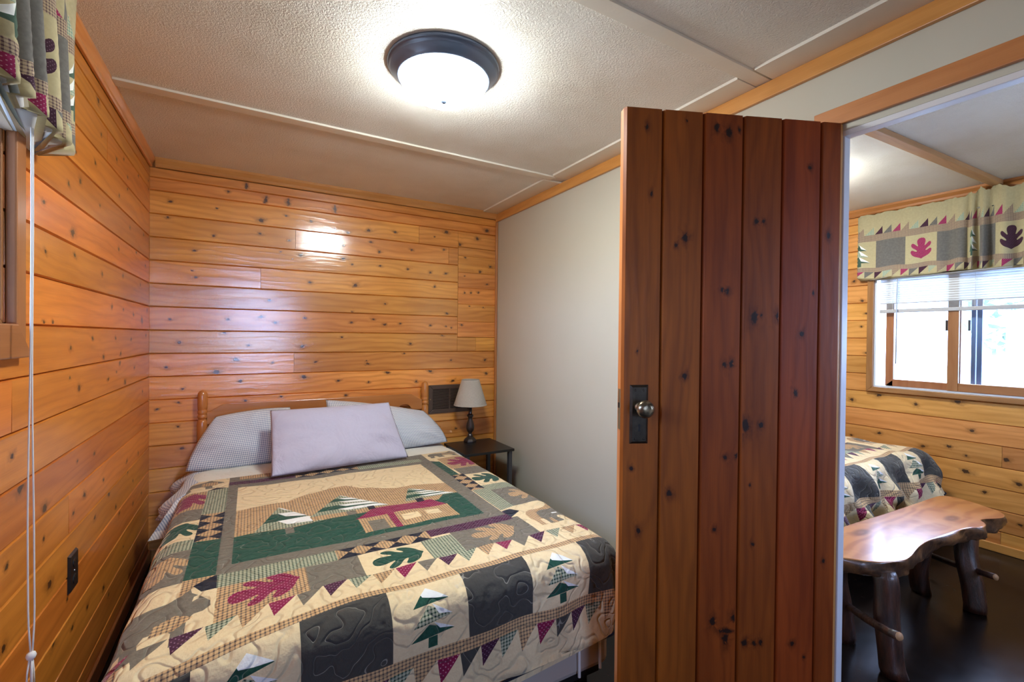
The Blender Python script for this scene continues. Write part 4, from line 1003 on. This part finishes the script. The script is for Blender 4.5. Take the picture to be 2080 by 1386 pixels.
def valance(label, bounds, wallx, sgn, ztop, zbot, amp, n_sq, s0, far_ret, lift=None, seed=1, rod=.068, leaves=('burg', 'purple')):
    """bounds: (s, y, fold amplitude) list; sgn is the direction away from the wall"""
    bs = [b[0] for b in bounds]; by = [b[1] for b in bounds]; ba = [b[2] for b in bounds]
    P = valance_pattern(n_sq, s0, leaves); L = bs[-1]; hh = .474
    v, f, pid = cut_cloth([(bs[0], 0.018)] + [(x, .018 + .004 * math.sin(x * 47) + .003 * math.sin(x * 131)) for x in np.arange(bs[0] + .02, L, .02)] + [(L, .018), (L, -hh), (bs[0], -hh)], P, .014)
    rd = random.Random(seed); ph = [rd.uniform(0, 6.3) for _ in range(6)]
    def pos(s, t, off=0):
        y = np.interp(s, bs, by); am = np.interp(s, bs, ba); h = -t / hh
        z = ztop + t * (ztop - zbot) / hh
        fold = am * (.35 + .65 * min(1, max(0, h)) ) * (math.sin(s * 2 * PI / .155 + ph[0] + .8 * math.sin(s * 9 + ph[1])))
        z += .022 * max(0, am - .012) / .02 * max(0, 1 - h * 4) * (1 + .6 * math.sin(s * 37 + ph[4]))
        gather = .006 * math.sin(s * 2 * PI / .028 + ph[2]) * max(0, 1 - h * 3.2)
        d = rod + fold + gather
        ret = 0
        if s < 0: d = max(.004, d * (1 + s / .075)); y = by[bs.index(0)] + .004
        if lift: z += lift(s) * max(0, h)
        z += .006 * math.sin(s * 31 + ph[3]) * max(0, h)
        return (wallx + sgn * (d + off), y, z)
    o = cloth_obj('valance', v, f, pid, P, VAL, 'cream', pos)
    tag(o, label, 'valance')
    lv, lf, lp = cut_cloth([(bs[0], -.07), (L, -.07), (L, -hh - .002), (bs[0], -hh - .002)], [], .014)
    cloth_obj('lining', lv, lf, lp, [], {'a': LINING}, 'a', lambda s, t: pos(s, t, -.020), o, label='pale lining on the wall side')
    pts = [(wallx + sgn * rod * .45, by[0] - .01, ztop - .028), (wallx + sgn * rod * .45, by[-1], ztop - .028)]
    MB().tube(pts, .007, 10).build('curtain_rod', ALU, o, smooth=True)
    return o
valance('patchwork valance with leaf squares over the next room\'s window', [(-.07, 1.76, .004), (0, 1.757, .006), (.10, 1.64, .007), (.285, 1.464, .008), (.47, 1.291, .010), (.66, 1.136, .018), (.85, 1.078, .036), (1.04, 1.008, .034), (1.23, .86, .022), (1.60, .55, .02), (2.1, .15, .022), (2.5, -.16, .02)], XF, -1, H + .952, H + .474, 0, 13, .10, True, seed=4)
valance('patchwork valance hanging over the left window', [(-.09, 1.775, .004), (0, 1.765, .004), (.08, 1.71, .012), (.22, 1.62, .030), (.40, 1.52, .034), (.60, 1.42, .034), (.85, 1.28, .034), (1.3, 1.0, .03), (1.9, .6, .03), (2.4, .28, .03)], XL, 1, H + .955, H + .498, 0, 13, .14, True, lift=lambda s: .0, seed=2, rod=.082, leaves=('purple', 'burg'))

# mini blind in the next room's window
SHADEDM = plain('shaded_vinyl', (.46, .45, .46), .4)  # white vinyl greyed: its backlit shade is put into the colour
by0, by1 = WINF[0] + .02, 1.632
bl = thing('window_blind', (XF, 1.2, H + .216), 'half-raised white mini blind in the next room\'s window', 'blind')
bx = XF + .012
MB().box(bx - .03, bx, by0, by1, H + .80, H + .84).build('headrail', WHITEPL, bl, bevel=.003)
mb = MB(); z = H + .292
while z < H + .80:
    mb.obox((bx - .014, 0, z), (0, 1, 0), (.30, 0, .954), (-.954, 0, .30), (by0, by1), (-.012, .012), (0, .0012)); z += .0165
mb.build('slats', BLINDM, bl); bpy.data.objects['slats'].name = 'slat_stack'
mb = MB()
for i in range(12): mb.obox((bx - .014, 0, H + .243 + i * .0037), (0, 1, 0), (1, 0, .03), (0, 0, 1), (by0, by1), (-.013, .013), (0, .0016))
mb.build('gathered_slats', SHADEDM, bl)
MB().box(bx - .028, bx, by0, by1, H + .212, H + .239).build('bottom_rail', SHADEDM, bl, bevel=.004)
MB().tube([(bx - .040, 1.520, H + .82), (bx - .040, 1.520, H - .17)], .0045, 6).build('tilt_wand', plain('clear_wand', (.45, .50, .58), .2), bl, smooth=True)
for yy in (1.55, 1.10, .70): MB().tube([(bx - .029, yy, H + .82), (bx - .029, yy, H + .23)], .0012, 5).build('ladder_cord', CORDM, bl)

# ---------------------------------------------------------------- log bench
t = NT('varnished_slab'); o = t.obj(); q = t.sep(o)
wv = t.noise(t.comb(t.math('MULTIPLY', q[0], 2.2), t.math('MULTIPLY', q[1], 7), q[2]), 1, 2)
def knotd(x, y, sx, sy):
    a = t.math('DIVIDE', t.math('SUBTRACT', q[0], x), sx); b = t.math('DIVIDE', t.math('SUBTRACT', q[1], y), sy)
    return t.math('SQRT', t.math('ADD', t.math('MULTIPLY', a, a), t.math('MULTIPLY', b, b)))
kk = [knotd(x, y, .055, .022) for x, y in ((-.62, .075), (-.32, .085), (.30, -.06))]
near = t.math('MINIMUM', t.math('MINIMUM', kk[0], kk[1]), kk[2])
pull = t.math('DIVIDE', 6.0, t.math('ADD', 1, near))
rg_ = t.math('SINE', t.math('ADD', t.math('ADD', t.math('MULTIPLY', q[1], 85), t.math('MULTIPLY', wv, 22)), pull))
c = t.mix(t.step(rg_, -1, 1), (.50, .20, .065), (.36, .115, .035))
bl_ = t.noise(o, 5, 3, .6); c = t.mix(t.math('MULTIPLY', t.step(bl_, .45, .7), .55), c, (.60, .32, .14))
c = t.mix(t.math('MULTIPLY', t.step(near, 1.6, .6), .8), c, (.10, .030, .018)); c = t.mix(t.step(near, .45, .3), c, (.20, .08, .05))
SLAB = t.bsdf(c, .30, .5, t.bump(bl_, .05, .01), **{'Coat Weight': 1.0, 'Coat Roughness': .16})
t = NT('live_edge_bark'); o = t.obj(); nn = t.noise(o, 12, 5, .65)
LIVE = t.bsdf(t.mix(t.step(nn, .35, .7), (.030, .015, .010), (.20, .085, .032)), .35, .5, t.bump(nn, .4, .01), **{'Coat Weight': .6, 'Coat Roughness': .2})
t = NT('peeled_log'); o = t.obj(); q = t.sep(o)
nn = t.noise(t.comb(t.math('MULTIPLY', q[0], 26), t.math('MULTIPLY', q[1], 26), t.math('MULTIPLY', q[2], 5)), 1, 5, .65)
LOG = t.bsdf(t.mix(t.step(nn, .3, .72), (.012, .005, .004), (.085, .026, .012)), .42, .5, t.bump(nn, .6, .012), **{'Coat Weight': .4, 'Coat Roughness': .25})
LOGEND = plain('cut_log_end', (.42, .22, .10), .5)
BT = H - .915
bn = thing('log_bench', (2.85, .96, 0), 'live-edge slab bench on log legs, in the next room beyond the plank door', 'bench')
outl = [(2.13, 1.135), (2.577, 1.122), (2.946, 1.104), (3.25, 1.088), (3.50, 1.078), (3.567, 1.068), (3.600, 1.035), (3.596, .973), (3.565, .89), (3.525, .816), (3.49, .787), (3.445, .775), (3.40, .775), (3.345, .795), (3.300, .815), (3.270, .822), (3.252, .815), (3.235, .797), (3.205, .785), (3.165, .778), (3.13, .785), (3.10, .803), (3.04, .818), (2.97, .823), (2.90, .826), (2.80, .842), (2.70, .852), (2.60, .848), (2.51, .836), (2.44, .824), (2.38, .822), (2.326, .833), (2.27, .856), (2.222, .890), (2.18, .945), (2.135, .99), (2.10, 1.04), (2.09, 1.10)]
outl = chaikin(outl, 2)
cxm = sum(p[0] for p in outl) / len(outl); cym = sum(p[1] for p in outl) / len(outl)
def inset(p, d):
    v = Vector((p[0] - cxm, p[1] - cym)); return (p[0] - v.x / v.length * d * .7, p[1] - v.y / v.length * d)
rings = [(.012, 0), (.003, -.003), (-.002, -.012), (-.004, -.03), (.004, -.052), (.018, -.066), (.04, -.072)]
V = []; F = []; MI = []; n = len(outl); rd = random.Random(3)
for k, (d, z) in enumerate(rings):
    for i, p in enumerate(outl):
        a = inset(p, d); w = (.005 * math.sin(i * .35 + k) + .003 * math.sin(i * .9 + k * 2)) if 2 <= k else 0
        V.append((a[0], a[1] + w, BT + z + w * .7))
for k in range(len(rings) - 1):
    for i in range(n): j = (i + 1) % n; F.append((k * n + i, k * n + j, (k + 1) * n + j, (k + 1) * n + i)); MI.append(1 if k >= 1 else 0)
F.append(tuple(range(n))); MI.append(0); F.append(tuple(range((len(rings) - 1) * n, len(rings) * n))[::-1]); MI.append(1)
sl = mesh('slab', V, F, [SLAB, LIVE], bn, mi=MI, smooth=True)
import bmesh as _b
bm = _b.new(); bm.from_mesh(sl.data); _b.ops.recalc_face_normals(bm, faces=bm.faces); bm.to_mesh(sl.data); bm.free()
sl.data.polygons[len(F) - 2].use_smooth = False; sl.data.polygons[len(F) - 1].use_smooth = False
def log(p0, p1, r0, r1, seed, n=18, k=14):
    rd = random.Random(seed); mb = MB(); p0, p1 = Vector(p0), Vector(p1); d = (p1 - p0).normalized(); ax = d.orthogonal().normalized(); ay = d.cross(ax)
    ph = [rd.uniform(0, 6.3) for _ in range(5)]; V = []; F = []
    for j in range(k + 1):
        f = j / k; r = r0 + (r1 - r0) * f
        bend = ax * (.010 * math.sin(f * 3 + ph[0])) + ay * (.008 * math.sin(f * 4 + ph[1]))
        for i in range(n):
            a = 2 * PI * i / n
            rr = r * (1 + .07 * math.sin(2 * a + ph[2] + f * 1.5) + .05 * math.sin(5 * a + ph[3] + f * 4) + .05 * math.sin(f * 11 + ph[4] + a))
            V.append(p0.lerp(p1, f) + bend * (1 if 0 < j < k else .5) + (ax * math.cos(a) + ay * math.sin(a)) * rr)
    for j in range(k):
        for i in range(n): q_ = (i + 1) % n; F.append((j * n + i, j * n + q_, (j + 1) * n + q_, (j + 1) * n + i))
    F.append(tuple(range(n))[::-1]); F.append(tuple(k * n + i for i in range(n)))
    return V, F
for i, (a, b, r0, r1) in enumerate((((2.274, .805, 0.002), (2.305, .880, BT - .05), .047, .043), ((2.345, 1.035, 0.002), (2.30, 1.04, BT - .06), .040, .042), ((3.167, .815, 0.002), (3.235, .865, BT - .05), .046, .046), ((3.159, 1.015, 0.002), (3.12, 1.03, BT - .06), .040, .044))):
    V, F = log(a, b, r0, r1, i + 4); mesh('leg', V, F, [LOG, LOGEND], bn, mi=[0] * (len(F)), smooth=True)
for i, (a, b) in enumerate((((2.43, 1.12, .130), (2.09, .737, .270)), ((3.36, 1.09, .150), (3.125, .735, .222)))):
    V, F = log(a, b, .0155, .0145, i + 20, 10, 8); mesh('stretcher', V, F, [LOG, LOGEND], bn, mi=[0] * (len(F) - 2) + [1, 1], smooth=True)

# ---------------------------------------------------------- beyond the windows
MB().box(XF + .3, XF + 40, -25, 30, -.5, -.45).build('ground', plain('pale_gravel', (.42, .42, .38), .9), kind='structure')  # neutral gravel tone, chosen so no green light bounces indoors
t = NT('leaf_green'); o = t.obj(); nn = t.noise(o, 3, 3)
LEAFM = t.bsdf(t.mix(nn, (.42, .55, .45), (.62, .72, .62)), .7, .2)
def tree(x, y, h, r, seed, label):
    rd = random.Random(seed); root = thing('tree', (x, y, -.45), label, 'tree')
    MB().tube([(x, y, -.45), (x + .1, y, h * .4), (x, y + .1, h * .8)], [.16, .12, .05], 10).build('trunk', LOG, root)
    mb = MB()
    for _ in range(2600):
        d = Vector((rd.gauss(0, 1), rd.gauss(0, 1), rd.gauss(0, 1))).normalized(); rr = rd.uniform(.55, 1) ** .5
        p = Vector((x, y, h * .62)) + Vector((d.x * r, d.y * r, d.z * h * .45)) * rr
        a = Vector((rd.uniform(-1, 1), rd.uniform(-1, 1), rd.uniform(-1, 1))).normalized(); b = a.orthogonal().normalized(); s_ = rd.uniform(.10, .2)
        mb.add([p - a * s_, p + b * s_ * .6, p + a * s_, p - b * s_ * .6], [(0, 1, 2, 3)])
    mb.build('foliage', LEAFM, root)
tree(14.5, 2.7, 4.5, 1.5, 2, 'pale green tree outside the next room\'s window')
shd = thing('shed', (9.6, 1.6, -.45), 'pale shed outside, at the right edge of the next room\'s window', 'shed')
MB().box(8.7, 10.6, .2, 1.985, -.45, 1.62).build('shed_wall', plain('pale_siding', (.55, .62, .62), .7), shd)
MB_ = MB(); MB_.prism([(.05, 1.60), (2.09, 1.60), (2.09, 1.66), (1.07, 2.15), (.05, 1.66)], lambda a, z, d: (d, a, z), 8.6, 10.7); MB_.build('shed_roof', plain('pale_roof', (.6, .6, .6), .6), shd)

# ------------------------------------------------------------------- camera
yaw, pitch, roll, fpx = (0.52051, -0.00858, 0.01029, 924.52941)
cy_, sy_, cp_, sp_ = math.cos(yaw), math.sin(yaw), math.cos(pitch), math.sin(pitch)
Fv = Vector((sy_ * cp_, cy_ * cp_, sp_)); Rv = Vector((cy_, -sy_, 0)); Uv = Rv.cross(Fv)
c, s_ = math.cos(roll), math.sin(roll)
Rr = Rv * c + Uv * s_; Ur = Rv * -s_ + Uv * c
cam = bpy.data.cameras.new('camera'); cam.sensor_width = 36; cam.lens = fpx / 2080 * 36; cam.clip_start = .02
co = bpy.data.objects.new('camera', cam); COL.objects.link(co)
co.matrix_world = Matrix(((Rr.x, Ur.x, -Fv.x, 0), (Rr.y, Ur.y, -Fv.y, 0), (Rr.z, Ur.z, -Fv.z, H), (0, 0, 0, 1)))
S.camera = co
vs = S.view_settings
vs.view_transform = 'Standard'; vs.look = 'None'; vs.exposure = EXPOSURE; vs.gamma = 1; vs.use_curve_mapping = False
S.display_settings.display_device = 'sRGB'
S.cycles.max_bounces = 8; S.cycles.diffuse_bounces = 5; S.cycles.glossy_bounces = 4; S.cycles.transparent_max_bounces = 8
S.cycles.sample_clamp_indirect = 6
S.cycles.use_denoising = True
S.cycles.caustics_reflective = False; S.cycles.caustics_refractive = False
